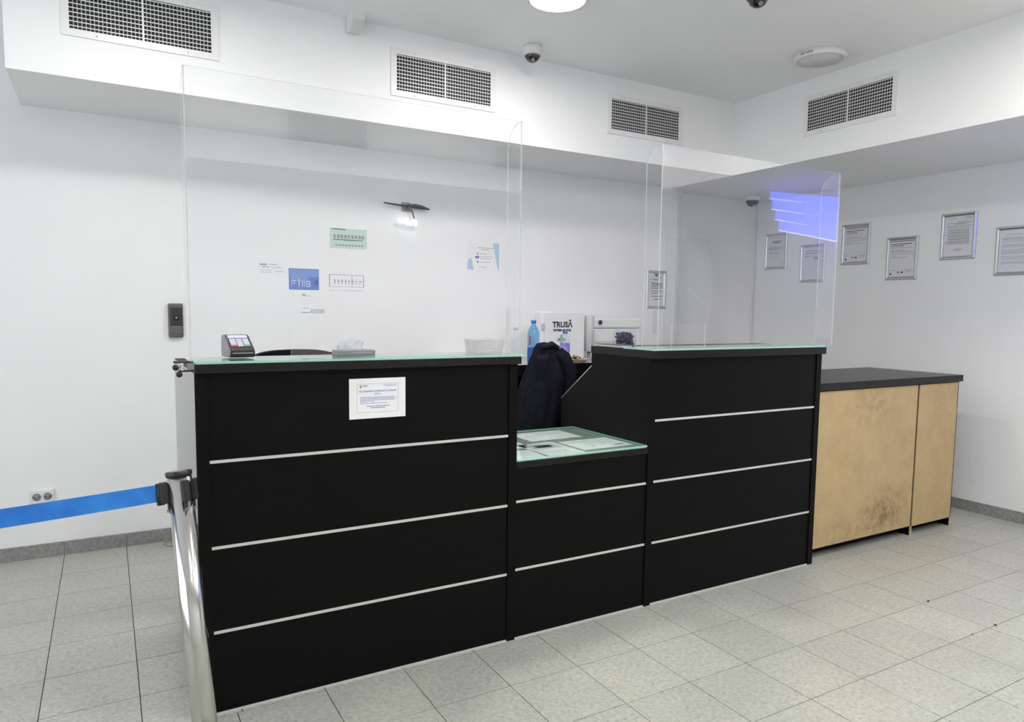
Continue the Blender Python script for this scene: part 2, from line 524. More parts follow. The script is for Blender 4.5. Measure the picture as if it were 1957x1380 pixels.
# ------------------------------------------------------------------ room dimensions (metres)
YW = 2.133        # back wall
XS, YR = 4.245, 2.25   # right of XS the back wall steps back
XR = 5.295        # right wall
XL = -2.6         # left wall
YFW = -3.75       # wall behind the camera
ZC = 2.933        # ceiling
ZB, YB, XB = 2.407, 1.46, 4.132   # bulkhead underside and faces
XBL = -0.309      # bulkhead's left end
YBF = -3.0        # face of the bulkhead behind the camera
YF = 0.041        # front plane of the counters

# ------------------------------------------------------------------ shell
bm = BM(); box(bm, XL - .1, XR + .1, YFW - .1, YR + .1, -0.12, -0.005)
floor = struct('floor', bm, 'grout')

def tile_lines():
    """the two tiling fields: in front of the counters, and left behind them"""
    tiles = []
    J = 0.0015
    ys = [0.026 - 0.3 * k for k in range(0, 14)]
    xs = [1.279 + 0.3 * i for i in range(-13, 15)]
    for a, b in zip(xs, xs[1:]):
        for k in range(len(ys) - 1):
            tiles.append((a, b, ys[k + 1], ys[k]))
        yb_ = [0.026 + 0.3 * k for k in range(0, 9)]
        if a > 0.6:
            for c, d in zip(yb_, yb_[1:]):
                tiles.append((a, b, c, d))
    ly = [2.30, 1.779] + [1.779 - 0.296 * k for k in range(1, 6)] + [0.026]
    lx = [-0.204 + 0.3 * i for i in range(-9, 3)] + [0.679]
    for a, b in zip(lx, lx[1:]):
        for c, d in zip(ly[1:], ly):
            tiles.append((a, b, c, d))
    out = []
    for a, b, c, d in tiles:
        a = max(a, XL); b = min(b, XR); c = max(c, YFW)
        d = min(d, YR if a > XS - 0.3 else YW)
        if b - a < 0.01 or d - c < 0.01:
            continue
        out.append((a + J, b - J, c + J, d - J))
    return out

def in_view(p, mx=60):
    d = Vector(p) - CAM
    z = d.dot(CF)
    if z < 0.1:
        return False
    u = 995.46 + 1358.81 * d.dot(CR) / z
    v = 711.59 - 1358.81 * d.dot(CU) / z
    return -mx < u < 1957 + mx and -mx < v < 1380 + mx

shared = {}
rest = BM()
n_ind = 0
for (a, b, c, d) in tile_lines():
    cx, cy = (a + b) / 2, (c + d) / 2
    hidden = (0.3 < cx < 4.8 and cy > 0.1) or (cx > 5.0 and cy > 1.6)
    vis = any(in_view((x, y, 0), 10) for x in (a, cx, b) for y in (c, cy, d))
    if vis and not hidden:
        key = (round(b - a, 3), round(d - c, 3))
        if key not in shared:
            t = BM(); hx, hy = (b - a) / 2, (d - c) / 2
            box(t, -hx, hx, -hy, hy, -0.005, 0.0)
            me = bpy.data.meshes.new('tile'); t.to_mesh(me); t.free()
            me.materials.append(M['tile']); shared[key] = me
        o = bpy.data.objects.new('tile', shared[key]); COL.objects.link(o)
        o.location = (cx, cy, random.uniform(-0.0004, 0.0))
        o.parent = floor; n_ind += 1
    else:
        box(rest, a, b, c, d, -0.005, 0.0)
o = obj('tile_field', rest, 'tile', floor); o['kind'] = 'stuff'

bm = BM(); box(bm, XL - .1, XR + .1, YFW - .1, YR + .1, ZC, ZC + 0.1)
struct('ceiling', bm, 'ceil')
bm = BM(); box(bm, XL - .1, XS, YW, YR + .1, -0.005, ZC); box(bm, XS, XR + .1, YR, YR + .1, -0.005, ZC)
struct('wall_back', bm, 'wall')
bm = BM(); box(bm, XR, XR + .1, YFW - .1, YR, -0.005, ZC)
struct('wall_right', bm, 'wall_r')
bm = BM()                                   # shop window in the left wall, out of frame
box(bm, XL - .1, XL, YFW - .1, -2.9, -0.005, ZC); box(bm, XL - .1, XL, 1.1, YW, -0.005, ZC)
box(bm, XL - .1, XL, -2.9, 1.1, -0.005, 0.35); box(bm, XL - .1, XL, -2.9, 1.1, 2.55, ZC)
struct('wall_left', bm, 'wall')
bm = BM()
for y_ in (-2.9, -1.6, -0.27, 1.04):
    box(bm, XL - .08, XL - .02, y_, y_ + 0.06, 0.35, 2.55)
box(bm, XL - .08, XL - .02, -2.9, 1.1, 0.35, 0.41); box(bm, XL - .08, XL - .02, -2.9, 1.1, 2.49, 2.55)
win = struct('window_1', bm, 'satin')
for y_ in (-2.84, -1.54, -0.21):
    bm = BM(); box(bm, XL - .053, XL - .047, y_, y_ + 1.25, 0.41, 2.49); obj('pane', bm, 'acryl', win)
bm = BM(); box(bm, XL, XR, YFW - .1, YFW, -0.005, ZC)
struct('wall_front', bm, 'wall')
bm = BM(); box(bm, XBL, XS, YB, YW, ZB, ZC); box(bm, XS, XR, YB, YR, ZB, ZC)
struct('trim_1', bm, 'wall')
bm = BM(); box(bm, XB, XR, YBF, YB, ZB, ZC)
struct('trim_2', bm, 'wall')
bm = BM(); box(bm, XL, XR, YFW, YBF, ZB, ZC)
struct('trim_3', bm, 'wall')

# skirting of single tiles
def skirting(name, p0, p1, normal, joints, h=0.075, t=0.012):
    bm = BM()
    d = Vector((p1[0] - p0[0], p1[1] - p0[1], 0)); L = d.length; d.normalize()
    nrm = Vector((normal[0], normal[1], 0))
    def bar(s0, s1, th, z1):
        a = Vector((*p0, 0)) + d * s0; b = Vector((*p0, 0)) + d * s1 + nrm * th
        return (min(a.x, b.x), max(a.x, b.x), min(a.y, b.y), max(a.y, b.y), 0.0, z1)
    box(bm, *bar(0, L, t * 0.55, h - 0.003))
    root = struct(name, bm, 'wall_grey')
    s = [0] + joints + [L]
    for a, b in zip(s, s[1:]):
        t_ = BM(); box(t_, *bar(a + 0.0015, b - 0.0015, t, h), bev=0.0012)
        obj('skirting_tile', t_, 'skirt', root)
    return root
js = []
x = -0.204 - 0.3 * 7
while x < 0.9:
    js.append(x - XL); x += 0.3
skirting('baseboard_back', (XL, YW), (1.0, YW), (0, -1), js)
js = [0.25 + 0.3 * i for i in range(0, 11)]
skirting('baseboard_right', (XR, YR - 0.03), (XR, -1.35), (-1, 0), js)

# ------------------------------------------------------------------ air vents
def make_vent(label, group='air vents in the bulkheads'):
    t = thing('air_vent', label, 'air vent', group=group)
    W, H, OW, OH = 0.296, 0.098, 0.330, 0.130     # half sizes of opening and flange
    bm = BM()
    prism(bm, [(-OW, -OH), (OW, -OH), (OW, -H), (-OW, -H)], 'y', -0.007, 0.0)
    prism(bm, [(-OW, H), (OW, H), (OW, OH), (-OW, OH)], 'y', -0.007, 0.0)
    prism(bm, [(-OW, -H), (-W, -H), (-W, H), (-OW, H)], 'y', -0.007, 0.0)
    prism(bm, [(W, -H), (OW, -H), (OW, H), (W, H)], 'y', -0.007, 0.0)
    obj('frame', bm, 'vent', t)
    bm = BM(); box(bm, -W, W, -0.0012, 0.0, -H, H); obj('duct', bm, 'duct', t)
    bm = BM(); box(bm, -0.004, 0.004, -0.0075, -0.001, -H, H); obj('mullion', bm, 'vent', t)
    n = 10
    s0 = None
    for k in range(n):
        z = -H + (k + 0.5) * 2 * H / n + 0.003
        if s0 is None:
            bm = BM(); prism(bm, [(-0.0068, -0.0018), (-0.0068, 0.0022), (-0.0045, 0.0022), (-0.0045, -0.0018)], 'x', -W, W)
            s0 = obj('slat', bm, 'vent', t, loc=(0, 0, z))
        else:
            c = s0.copy(); COL.objects.link(c); c.parent = t; c.location = (0, 0, z)
    bm = BM()
    for k in range(1, 36):
        x = -W + k * 2 * W / 36
        box(bm, x - 0.0018, x + 0.0018, -0.0042, -0.0013, -H, H)
    o = obj('fin_row', bm, 'fin', t); o['kind'] = 'stuff'
    sc = None
    for sx in (-0.19, 0.19):
        for sz in (-0.115, 0.115):
            if sc is None:
                bm = BM(); lathe(bm, [(0.0045, 0), (0.0035, 0.002), (0, 0.0022)], 10)
                bmesh.ops.rotate(bm, verts=bm.verts, cent=(0, 0, 0), matrix=Matrix.Rotation(PI / 2, 3, 'X'))
                sc = obj('screw', bm, 'satin', t, loc=(sx, -0.007, sz))
            else:
                c = sc.copy(); COL.objects.link(c); c.parent = t; c.location = (sx, -0.007, sz)
    return t
v0 = make_vent('white air vent grille above the tall left clear screen, nearest the left')
v0.location = (0.232, YB, 2.720)
for lab, loc, rz in (('white air vent grille left of the white ceiling dome camera', (1.783, YB, 2.700), 0),
                     ('smallest-looking white air vent grille, near the inner corner of the bulkhead', (3.286, YB, 2.693), 0),
                     ('white air vent grille on the right bulkhead, under the unlit round lamp', (XB, 0.508, 2.694), -PI / 2),
                     ('white air vent grille behind the camera, mirrored mid-screen in the left screen', (1.535, YBF, 2.715), PI),
                     ('white air vent grille behind the camera, mirrored at the left screen edge', (3.27, YBF, 2.690), PI)):
    c = copy_tree(v0)
    c['label'] = lab
    c.location = loc; c.rotation_euler = (0, 0, rz)

# ------------------------------------------------------------------ round ceiling lamps
def make_lamp(lit, label, loc):
    t = thing('ceiling_lamp', label, 'lamp', loc, group='round surface-mounted ceiling lamps')
    bm = BM(); lathe(bm, [(0.128, -0.036), (0.148, -0.036), (0.150, -0.033), (0.150, -0.002), (0.146, 0.0), (0.128, 0.0)], 48, loop=True)
    obj('housing', bm, 'white_plastic', t)
    bm = BM(); lathe(bm, [(0.0, -0.034), (0.127, -0.034), (0.127, -0.030), (0.0, -0.030)], 48)
    obj('diffuser', bm, 'lit_diffuser' if lit else 'off_diffuser', t)
    bm = BM()
    for k in range(7):
        a = math.radians(174 + k * 4 + (3 if k > 2 else 0))
        b2 = bmesh.new()
        vs = [b2.verts.new(v) for v in ((0.1499, -0.002, -0.026), (0.1499, 0.002, -0.026), (0.1499, 0.002, -0.012), (0.1499, -0.002, -0.012),
                                         (0.1506, -0.002, -0.026), (0.1506, 0.002, -0.026), (0.1506, 0.002, -0.012), (0.1506, -0.002, -0.012))]
        for f in ((4, 5, 6, 7), (0, 1, 5, 4), (2, 3, 7, 6), (1, 2, 6, 5), (3, 0, 4, 7)):
            b2.faces.new([vs[i] for i in f])
        merge(bm, b2, 0, Matrix.Rotation(a, 4, 'Z'))
    obj('cooling_slots', bm, 'black_plastic', t)
    return t
make_lamp(True, 'lit round ceiling lamp cut off by the top edge of the photo', (2.005, 0.610, ZC))
make_lamp(False, 'unlit round white ceiling lamp above the right bulkhead vent', (3.800, 0.475, ZC))
make_lamp(True, 'lit round ceiling lamp above the left air vent, out of frame', (0.25, 0.42, ZC))
make_lamp(True, 'lit round ceiling lamp in front of the middle desk, out of frame', (2.005, -1.25, ZC))
make_lamp(True, 'lit round ceiling lamp beyond the right frame edge, out of frame', (3.65, -1.25, ZC))
make_lamp(True, 'added lit round ceiling lamp nearest the corner behind the camera, out of frame', (3.65, -2.45, ZC))  # unseen lamp, added to brighten the right side and ceiling
make_lamp(True, 'added lit round ceiling lamp behind the camera to its right, out of frame', (2.3, -2.45, ZC))  # unseen lamp, added for more bounce off the floor
make_lamp(True, 'added lit round ceiling lamp above the camera, out of frame', (0.9, -2.45, ZC))  # unseen lamp, added as extra fill from the front

# ------------------------------------------------------------------ dome cameras
def dome_camera(label, loc, r, base_mat, dome_mat, h=0.045):
    t = thing('dome_camera', label, 'camera', loc, group='dome security cameras')
    bm = BM(); lathe(bm, [(r, 0), (r, -h * 0.5), (r * 0.96, -h), (r * 0.80, -h - 0.004), (0.0, -h - 0.004)], 32)
    obj('housing', bm, base_mat, t)
    bm = BM()
    pr = [(r * 0.80 * math.cos(a), -h - 0.004 - r * 0.72 * math.sin(a)) for a in [i * PI / 2 / 8 for i in range(9)]]
    pr[-1] = (0.0, pr[-1][1])
    lathe(bm, pr, 32)
    d = obj('dome', bm, dome_mat, t)
    bm = BM(); lathe(bm, [(r * 0.84, -h - 0.001), (r * 0.86, -h - 0.008), (r * 0.78, -h - 0.010)], 32, loop=True)
    obj('trim_ring', bm, 'mid_grey' if base_mat == 'white_plastic' else base_mat, t)
    # lens eyeball seen through the smoked cover, a slim bezel and ring of emitters
    bm = BM()
    lathe(bm, [(0.0, 0.0), (r * 0.20, 0.0), (r * 0.20, 0.004), (r * 0.14, 0.005), (0.0, 0.002)], 16)
    q = Vector((-0.25, -0.62, -0.74)).normalized()
    bmesh.ops.transform(bm, matrix=Matrix.Translation(Vector((0, 0, -h - 0.004)) + q * r * 0.745) @ q.to_track_quat('Z', 'Y').to_matrix().to_4x4(), verts=bm.verts)
    obj('lens', bm, 'mid_grey', d)
    return t
dome_camera('white dome camera with black eye on the ceiling above the left bulkhead', (2.262, 1.275, ZC), 0.055, 'white_plastic', 'black_gloss', 0.052)
dome_camera('all black dome camera cut off at the top edge of the photo', (2.791, 0.057, ZC), 0.058, 'black_plastic', 'black_gloss', 0.045)
dome_camera('small white dome camera under the bulkhead in the far corner', (4.99, 2.03, ZB), 0.068, 'white_plastic', 'dark_grey', 0.038)

# ceiling edge detector, seen at the top of the photo
t = thing('motion_detector', 'small white wedge-shaped detector on the ceiling edge left of the dome camera', 'detector', (1.24, 1.40, ZC))
bm = BM(); prism(bm, [(-0.05, 0), (0.055, 0), (0.055, -0.075), (0.02, -0.085), (-0.035, -0.03)], 'x', -0.035, 0.035); obj('housing', bm, 'white_plastic', t)
bm = BM(); prism(bm, [(-0.037, -0.030), (0.018, -0.0855), (0.016, -0.0875), (-0.039, -0.032)], 'x', -0.022, 0.022); obj('lens_window', bm, 'off_diffuser', t)

# ------------------------------------------------------------------ counters
def make_counter(name, label, x0, x1, ztop, strips, left_panel, right_panel, pillar=0.038, slab=None, depth=0.80, diag=True):
    t = thing(name, label, 'counter', (x0, YF, 0))
    PY = YF + 0.006        # front boards sit a little behind the uprights
    def side(nm, a, b, full):
        if full:
            wbox(nm, 'lam', t, a, b, YF, depth, 0, ztop, 0.0008)
            wbox('outer_veneer', 'lam_gloss', t, a - 0.0012, a - 0.0001, YF + 0.002, depth, 0.002, ztop - 0.001)
        else:
            bm = BM()
            prism(bm, [(YF, 0), (depth - 0.03, 0), (depth - 0.03, 0.905), (0.495, 1.10), (0.495, ztop), (YF, ztop)], 'x', a, b)
            obj(nm, bm, 'lam', t, True)
    if left_panel:
        side('end_panel', x0, x0 + pillar, left_panel == 'full')
    if right_panel:
        side('end_panel', x1 - pillar, x1, right_panel == 'full')
    a = x0 + (pillar if left_panel else 0); b = x1 - (pillar if right_panel else 0)
    zs = [0.006] + sorted(strips) + [ztop]
    for i, (z0, z1) in enumerate(zip(zs, zs[1:])):
        wbox('front_board', 'lam', t, a, b, PY, PY + 0.018, z0 + (0.005 if i else 0), z1 - (0.005 if i < len(strips) else 0), 0.0006)
    for z in strips:
        wbox('metal_strip', 'strip', t, a, b, PY - 0.002, PY + 0.010, z - 0.0052, z + 0.0052, 0.0006)
    wbox('foot_rail', 'strip', t, x0 + pillar, x1 - (pillar if right_panel else 0), PY - 0.004, PY + 0.004, 0.0, 0.006)
    return t
# left counter
cl = make_counter('reception_counter', 'long black left counter with three metal strips, a notice taped on its front', 0.275, 1.475, 1.163, [0.868, 0.577, 0.286], 'full', 'cut')
wbox('worktop', 'lam_top', cl, 0.273, 1.480, 0.018, 0.256, 1.163, 1.193, 0.0015)
wbox('shelf', 'lam', cl, 0.313, 1.437, 0.25, 0.60, 0.72, 0.745)
# right counter
cr = make_counter('reception_counter', 'black right counter with three metal strips beside the tan fibreboard cabinet', 2.172, 3.372, 1.166, [0.878, 0.590, 0.298], 'cut', 'cut')
wbox('worktop', 'lam_top', cr, 2.170, 3.377, 0.018, 0.500, 1.166, 1.203, 0.0015)
wbox('shelf', 'lam', cr, 2.21, 3.334, 0.25, 0.78, 0.72, 0.745)
# light metal edging along the cut rear edge of the right counter's inner end panel
bm = BM()
tube(bm, [(2.1725, 0.768, 0.906), (2.1725, 0.494, 1.102)], 0.0022, 6)
obj('edge_band', bm, 'strip', cr, True)
# low desk between them
cm = thing('low_desk', 'low black desk between the two tall counters with papers under glass', 'desk', (1.475, YF, 0))
for i, (z0, z1) in enumerate(((0.006, 0.293), (0.303, 0.583), (0.593, 0.728))):
    wbox('front_board', 'lam', cm, 1.476, 2.171, YF + 0.006, YF + 0.024, z0, z1, 0.0006)
for z in (0.298, 0.588):
    wbox('metal_strip', 'strip', cm, 1.476, 2.171, YF + 0.004, YF + 0.016, z - 0.0052, z + 0.0052, 0.0006)
wbox('foot_rail', 'strip', cm, 1.476, 2.171, YF + 0.002, YF + 0.010, 0.0, 0.006)
wbox('worktop', 'lam_top', cm, 1.476, 2.171, YF - 0.001, 0.650, 0.728, 0.756, 0.0012)

# glass sheets on top
def sheet(name, label, x0, x1, y0, y1, z0, z1, cat='glass sheet', mat='glass'):
    bm = BM()
    prism(bm, [(x0, y0), (x1, y0), (x1, y1), (x0, y1)], 'z', z0, z1, 0, 1)
    return tag(obj(name, bm, [mat, 'glass_edge']), label, cat, 'glass sheets on the counters')
sheet('glass_sheet', 'green-edged glass sheet on the left counter under the card terminal', 0.278, 1.496, 0.022, 0.252, 1.1935, 1.2015)
sheet('glass_sheet', 'green-edged glass sheet on top of the right counter', 2.172, 3.374, 0.022, 0.236, 1.2035, 1.2115)
sheet('glass_sheet', 'pale green glass sheet lying over papers on the low middle desk', 1.477, 2.1695, YF + 0.002, 0.648, 0.7592, 0.7672, mat='desk_glass')

bm = BM(); box(bm, 1.48, 2.168, YF + 0.004, 0.645, 0.7561, 0.7566)
tag(obj('glass_sheen_sheet', bm, 'sheen_grey'), 'added grey-green sheet under the desk papers, coloured like the glass reflection', 'added sheet')  # added sheet, its colour stands in for the reflection on the glass
# papers under the middle glass
def flat_paper(label, cx, cy, w_, d_, rz, marks=()):
    t = thing('paper_sheet', label, 'paper', (cx, cy, 0.7567), (0, 0, rz), group='papers under the desk glass')
    bm = BM(); box(bm, -w_ / 2, w_ / 2, -d_ / 2, d_ / 2, 0, 0.0006); obj('sheet', bm, 'paper', t)
    for mat in sorted(set(k[0] for k in marks)):
        bm = BM()
        for (mm, x0, x1, y0, y1) in marks:
            if mm == mat:
                box(bm, x0 * w_, x1 * w_, y0 * d_, y1 * d_, 0.0006, 0.0008)
        obj('printed_area', bm, mat, t)
    return t
flat_paper('white sheet with small scribbles at the back of the desk glass', 1.915, 0.515, 0.30, 0.21, 0.02,
           [('ink_grey', -.42 + .08 * k, -.37 + .08 * k, -.02 + .04 * (k % 2), .02 + .04 * (k % 2)) for k in range(4)] + [('ink_pale', -.1, .4, .2, .23), ('ink_pale', -.1, .3, .1, .12)])
flat_paper('white printed sheet under the desk glass at the right counter side', 2.015, 0.235, 0.285, 0.215, 0.03,
           [('ink_grey', -.38, .0, .27, .30), ('ink_grey', .06, .30, -.12, -.10), ('ink_pale', -.25, .40, .02, .04), ('ink_grey', .22, .42, -.36, -.24), ('ink_pale', -.3, -.1, -.2, -.18), ('ink_grey', -.2, -.14, -.26, -.2)])
flat_paper('white sheet with a grey printed block in the middle of the desk glass', 1.755, 0.215, 0.195, 0.285, 0.03,
           [('ink_pale', -.38, .38, .06, .42), ('paper_frame', -.22, .22, .14, .30), ('ink_pale', -.3, .3, -.2, -.17), ('ink_pale', -.3, .2, -.3, -.28)])
flat_paper('white sheet at the left front corner of the desk glass', 1.565, 0.15, 0.165, 0.19, -0.05, [('ink_pale', -.3, .3, .2, .23), ('ink_pale', -.3, .1, .0, .03)])
flat_paper('white sheet at the left rear corner of the desk glass', 1.60, 0.385, 0.20, 0.20, 0.04, [('ink_pale', -.3, .3, .2, .23)])

# ------------------------------------------------------------------ clear protective screens
def screen(label, x0, x1, z0, z1, cut0, cut1, cutz, yf=0.025, th=0.005, wing=0.105, rad=0.088):
    t = thing('protective_screen', label, 'screen', (x0, yf, z0), group='clear protective screens on the counters')
    bm = BM()
    prism(bm, [(x0, z0), (cut0, z0), (cut0, cutz), (cut1, cutz), (cut1, z0), (x1, z0), (x1, z1), (x0, z1)], 'y', yf, yf + th, 0, 1)
    obj('front_pane', bm, ['acryl', 'acryl_edge'], t, True)
    ys = yf + th
    pts = [(ys, z0), (ys + wing, z0)]
    for i in range(0, 11):
        a = i * PI / 2 / 10
        pts.append((ys + wing - rad + rad * math.cos(a), z1 - rad + rad * math.sin(a)))
    pts.append((ys, z1))
    for a, b in ((x0, x0 + th), (x1 - th, x1)):
        bm = BM(); prism(bm, pts, 'x', a, b, 0, 1)
        obj('side_wing', bm, ['acryl', 'acryl_edge'], t, True)
    return t
screen('tall clear acrylic screen standing on the left counter behind the stanchion', 0.262, 1.474, 1.2016, 2.117, 0.374, 0.576, 1.311)
screen('clear acrylic screen on the right counter, blue sign mirrored in it', 2.198, 3.432, 1.2116, 2.124, 2.282, 2.492, 1.325)
t = thing('screen_clamp', 'small dark metal clamp with two knobs on the left end of the left counter', 'clamp', (0.245, 0.06, 1.163))
wbox('jaw', 'dark_grey', t, 0.216, 0.273, 0.05, 0.066, 1.196, 1.203, 0.001)
wbox('jaw', 'dark_grey', t, 0.230, 0.273, 0.05, 0.066, 1.168, 1.174, 0.001)
wbox('spine', 'chrome', t, 0.236, 0.246, 0.05, 0.066, 1.172, 1.198, 0.001)
for (cx, cz) in ((0.222, 1.182), (0.232, 1.160)):
    bm = BM(); lathe(bm, [(0.0, -0.010), (0.009, -0.010), (0.0095, -0.006), (0.0095, 0.006), (0.009, 0.010), (0.0, 0.010)], 14)
    bmesh.ops.rotate(bm, verts=bm.verts, cent=(0, 0, 0), matrix=Matrix.Rotation(PI / 2, 3, 'X'))
    bmesh.ops.translate(bm, verts=bm.verts, vec=(cx, 0.058, cz))
    obj('knob', bm, 'black_plastic', t, True)
bm = BM(); tube(bm, [(0.222, 0.058, 1.182), (0.241, 0.058, 1.186)], 0.003, 8); tube(bm, [(0.232, 0.058, 1.160), (0.241, 0.058, 1.176)], 0.003, 8)
obj('bolts', bm, 'chrome', t, True)

# ------------------------------------------------------------------ fibreboard cabinet
cab = thing('storage_cabinet', 'tan raw fibreboard cabinet with a black top at the right end', 'cabinet', (3.385, 0.075, 0))
wbox('worktop', 'lam_top', cab, 3.386, 4.828, 0.066, 0.735, 0.957, 0.999, 0.002)
wbox('door', 'mdf', cab, 3.392, 4.352, 0.078, 0.096, 0.062, 0.952, 0.001)
wbox('door', 'mdf', cab, 4.372, 4.796, 0.078, 0.096, 0.058, 0.952, 0.001)
for a, b in ((3.39, 3.408), (4.354, 4.370), (4.797, 4.813)):
    wbox('upright', 'lam', cab, a, b, 0.084, 0.72, 0.0, 0.957)
    wbox('upright_edge', 'mdf_edge', cab, a, b, 0.078, 0.084, 0.0, 0.058)
for a, b in ((3.408, 4.354), (4.370, 4.797)):
    wbox('plinth', 'lam', cab, a, b, 0.16, 0.178, 0.0, 0.075)
    wbox('bottom_shelf', 'lam', cab, a, b, 0.10, 0.70, 0.075, 0.093)
wbox('back_board', 'lam', cab, 3.408, 4.797, 0.702, 0.72, 0.0, 0.957)

# ------------------------------------------------------------------ back desk along the wall
bd = thing('back_counter', 'black open-fronted work counter with a pale top along the back wall', 'counter', (2.05, 1.5, 0))
wbox('worktop', 'worktop_white', bd, 2.02, 3.90, 1.50, 2.128, 1.006, 1.030, 0.001)
wbox('edge_board', 'lam', bd, 2.02, 3.90, 1.494, 1.500, 0.955, 1.028, 0.001)
for a in (2.02, 2.58, 3.25, 3.88):
    wbox('upright', 'lam', bd, a, a + 0.02, 1.50, 2.125, 0.0, 1.006)
wbox('back_board', 'lam', bd, 2.04, 3.88, 2.105, 2.125, 0.0, 1.006)
wbox('shelf', 'lam', bd, 2.04, 2.58, 1.52, 2.10, 0.70, 0.72)
wbox('shelf', 'lam', bd, 2.60, 3.25, 1.52, 2.10, 0.82, 0.84)
wbox('shelf', 'lam', bd, 3.27, 3.88, 1.52, 2.10, 0.60, 0.62)

# ------------------------------------------------------------------ stanchion with belt
top = Vector((0.192, -0.335, 0.930)); low = Vector((0.231, -0.424, 0.263))
axis = (top - low).normalized()
base = low - axis * (low.z / axis.z)
def make_stanchion(label, base_, axis_, clips=True):
    q = Vector((0, 0, 1)).rotation_difference(axis_)
    t = thing('stanchion', label, 'stanchion', base_, group='steel belt stanchions')
    Rm = q.to_matrix().to_4x4()
    L = 0.930 / axis_.z
    def P(name, bm, mat, tilt=True, parent=None):
        if tilt:
            bmesh.ops.transform(bm, matrix=Rm, verts=bm.verts)
        return obj(name, bm, mat, parent or t)
    bm = BM(); lathe(bm, [(0.0315, 0.012), (0.0315, L - 0.014)], 40); P('post', bm, 'chrome')
    bm = BM(); lathe(bm, [(0.0, L - 0.013), (0.0325, L - 0.013), (0.0335, L - 0.010), (0.0335, L - 0.002), (0.0320, L), (0.0, L)], 40); cap = P('cap', bm, 'black_plastic')
    bm = BM(); box(bm, -0.020, 0.020, -0.007, 0.004, L, L + 0.0006); P('cap_label', bm, 'wall_grey', parent=cap)
    bm = BM(); lathe(bm, [(0.0, 0.0), (0.165, 0.0), (0.167, 0.006), (0.160, 0.014), (0.05, 0.024), (0.0, 0.024)], 48); P('base', bm, 'chrome', False)
    return t, Rm, L
st, Rm, L = make_stanchion('shiny steel stanchion leaning in front of the left counter, blue belt attached', base, axis)
belt_dir = Vector((-1.0, -0.06, 0)).normalized()
a0 = math.atan2(belt_dir.y, belt_dir.x)
for k, (da, nm) in enumerate(((0, 'belt_reel'), (PI / 2 + 0.2, 'belt_clip'), (PI - 0.35, 'belt_clip'), (-PI / 2 + .2, 'belt_clip'))):
    bm = BM()
    o_ = 0.052 if k == 0 else 0.044
    box(bm, 0.030, o_, -0.011, 0.011, L - 0.082, L - 0.024, 0.003)
    box(bm, 0.029, 0.035, -0.005, 0.005, L - 0.100, L - 0.080, 0.002)
    if k == 0:
        lathe(bm, [(0.0, L - 0.084), (0.010, L - 0.084), (0.010, L - 0.026), (0.0, L - 0.026)], 14, c=(0.050, 0, 0))
    bmesh.ops.transform(bm, matrix=Rm @ Matrix.Rotation(a0 + da, 4, 'Z'), verts=bm.verts)
    clip = obj(nm, bm, 'black_plastic', st)
    bm = BM(); lathe(bm, [(0.0022, -0.0035), (0.0045, -0.0035), (0.0045, 0.0035), (0.0022, 0.0035)], 12, loop=True)
    bmesh.ops.transform(bm, matrix=Rm @ Matrix.Rotation(a0 + da, 4, 'Z') @ Matrix.Translation((0.0345, 0, L - 0.103)) @ Matrix.Rotation(PI / 2, 4, 'Y'), verts=bm.verts)
    obj('ring', bm, 'mid_grey', clip)
# second post that carries the far end of the belt, off the left of the frame
B0 = Vector((0.142, -0.345, 0.876)); B1 = Vector((-0.205, -0.385, 0.876))
bd_ = (B1 - B0).normalized()
end = B0 + bd_ * 1.55
bm = BM()
n = 24
hw = 0.0235
prev = None
for i in range(n + 1):
    s = i / n
    p = B0 + bd_ * (1.51 * s) + Vector((0, 0, -0.018 * math.sin(PI * s)))
    nn = Vector((-bd_.y, bd_.x, 0)) * 0.0006
    ring = [bm.verts.new(p + v) for v in (nn + Vector((0, 0, -hw)), nn + Vector((0, 0, hw)), -nn + Vector((0, 0, hw)), -nn + Vector((0, 0, -hw)))]
    if prev:
        for k in range(4):
            bm.faces.new((prev[k], prev[(k + 1) % 4], ring[(k + 1) % 4], ring[k]))
    else:
        bm.faces.new(ring)
    prev = ring
bm.faces.new(list(reversed(prev)))
obj('belt', bm, 'belt', st, True)['label'] = 'blue webbing belt'
st2, R2, L2 = make_stanchion('steel stanchion at the far end of the blue belt, out of frame', Vector((end.x, end.y, 0)), Vector((0, 0, 1)))

# ------------------------------------------------------------------ card terminal
t = thing('card_terminal', 'black card payment terminal with lit keys on the left counter', 'card terminal', (0.432, 0.175, 1.2016), (0, 0, 0.12))
W2 = 0.041
prof = [(-0.040, 0.004), (-0.046, 0.012), (-0.046, 0.026), (-0.036, 0.035), (0.030, 0.078), (0.048, 0.080), (0.060, 0.070), (0.064, 0.030), (0.058, 0.004)]
bm = BM(); prism(bm, prof, 'x', -W2, W2)
bmesh.ops.bevel(bm, geom=[e for e in bm.edges], offset=0.003, segments=2, affect='EDGES')
obj('body', bm, 'dark_grey', t)
bm = BM(); prism(bm, [(y, z) for y, z in prof if True], 'x', -W2 - 0.002, -W2 - 0.0005); obj('side_panel', bm, 'mid_grey', t)
def on_face(bm, x0, x1, s0, s1, h0=0.0005, h1=0.0022):
    a = Vector((0, -0.034, 0.0366)); b = Vector((0, 0.028, 0.0770))
    d = b - a; nrm = Vector((0, -d.z, d.y)).normalized()
    vs = []
    for h in (h0, h1):
        for (x, s) in ((x0, s0), (x1, s0), (x1, s1), (x0, s1)):
            vs.append(bm.verts.new(a + d * s + nrm * h + Vector((x, 0, 0))))
    for f in ((3, 2, 1, 0), (4, 5, 6, 7), (0, 1, 5, 4), (1, 2, 6, 5), (2, 3, 7, 6), (3, 0, 4, 7)):
        bm.faces.new([vs[i] for i in f])
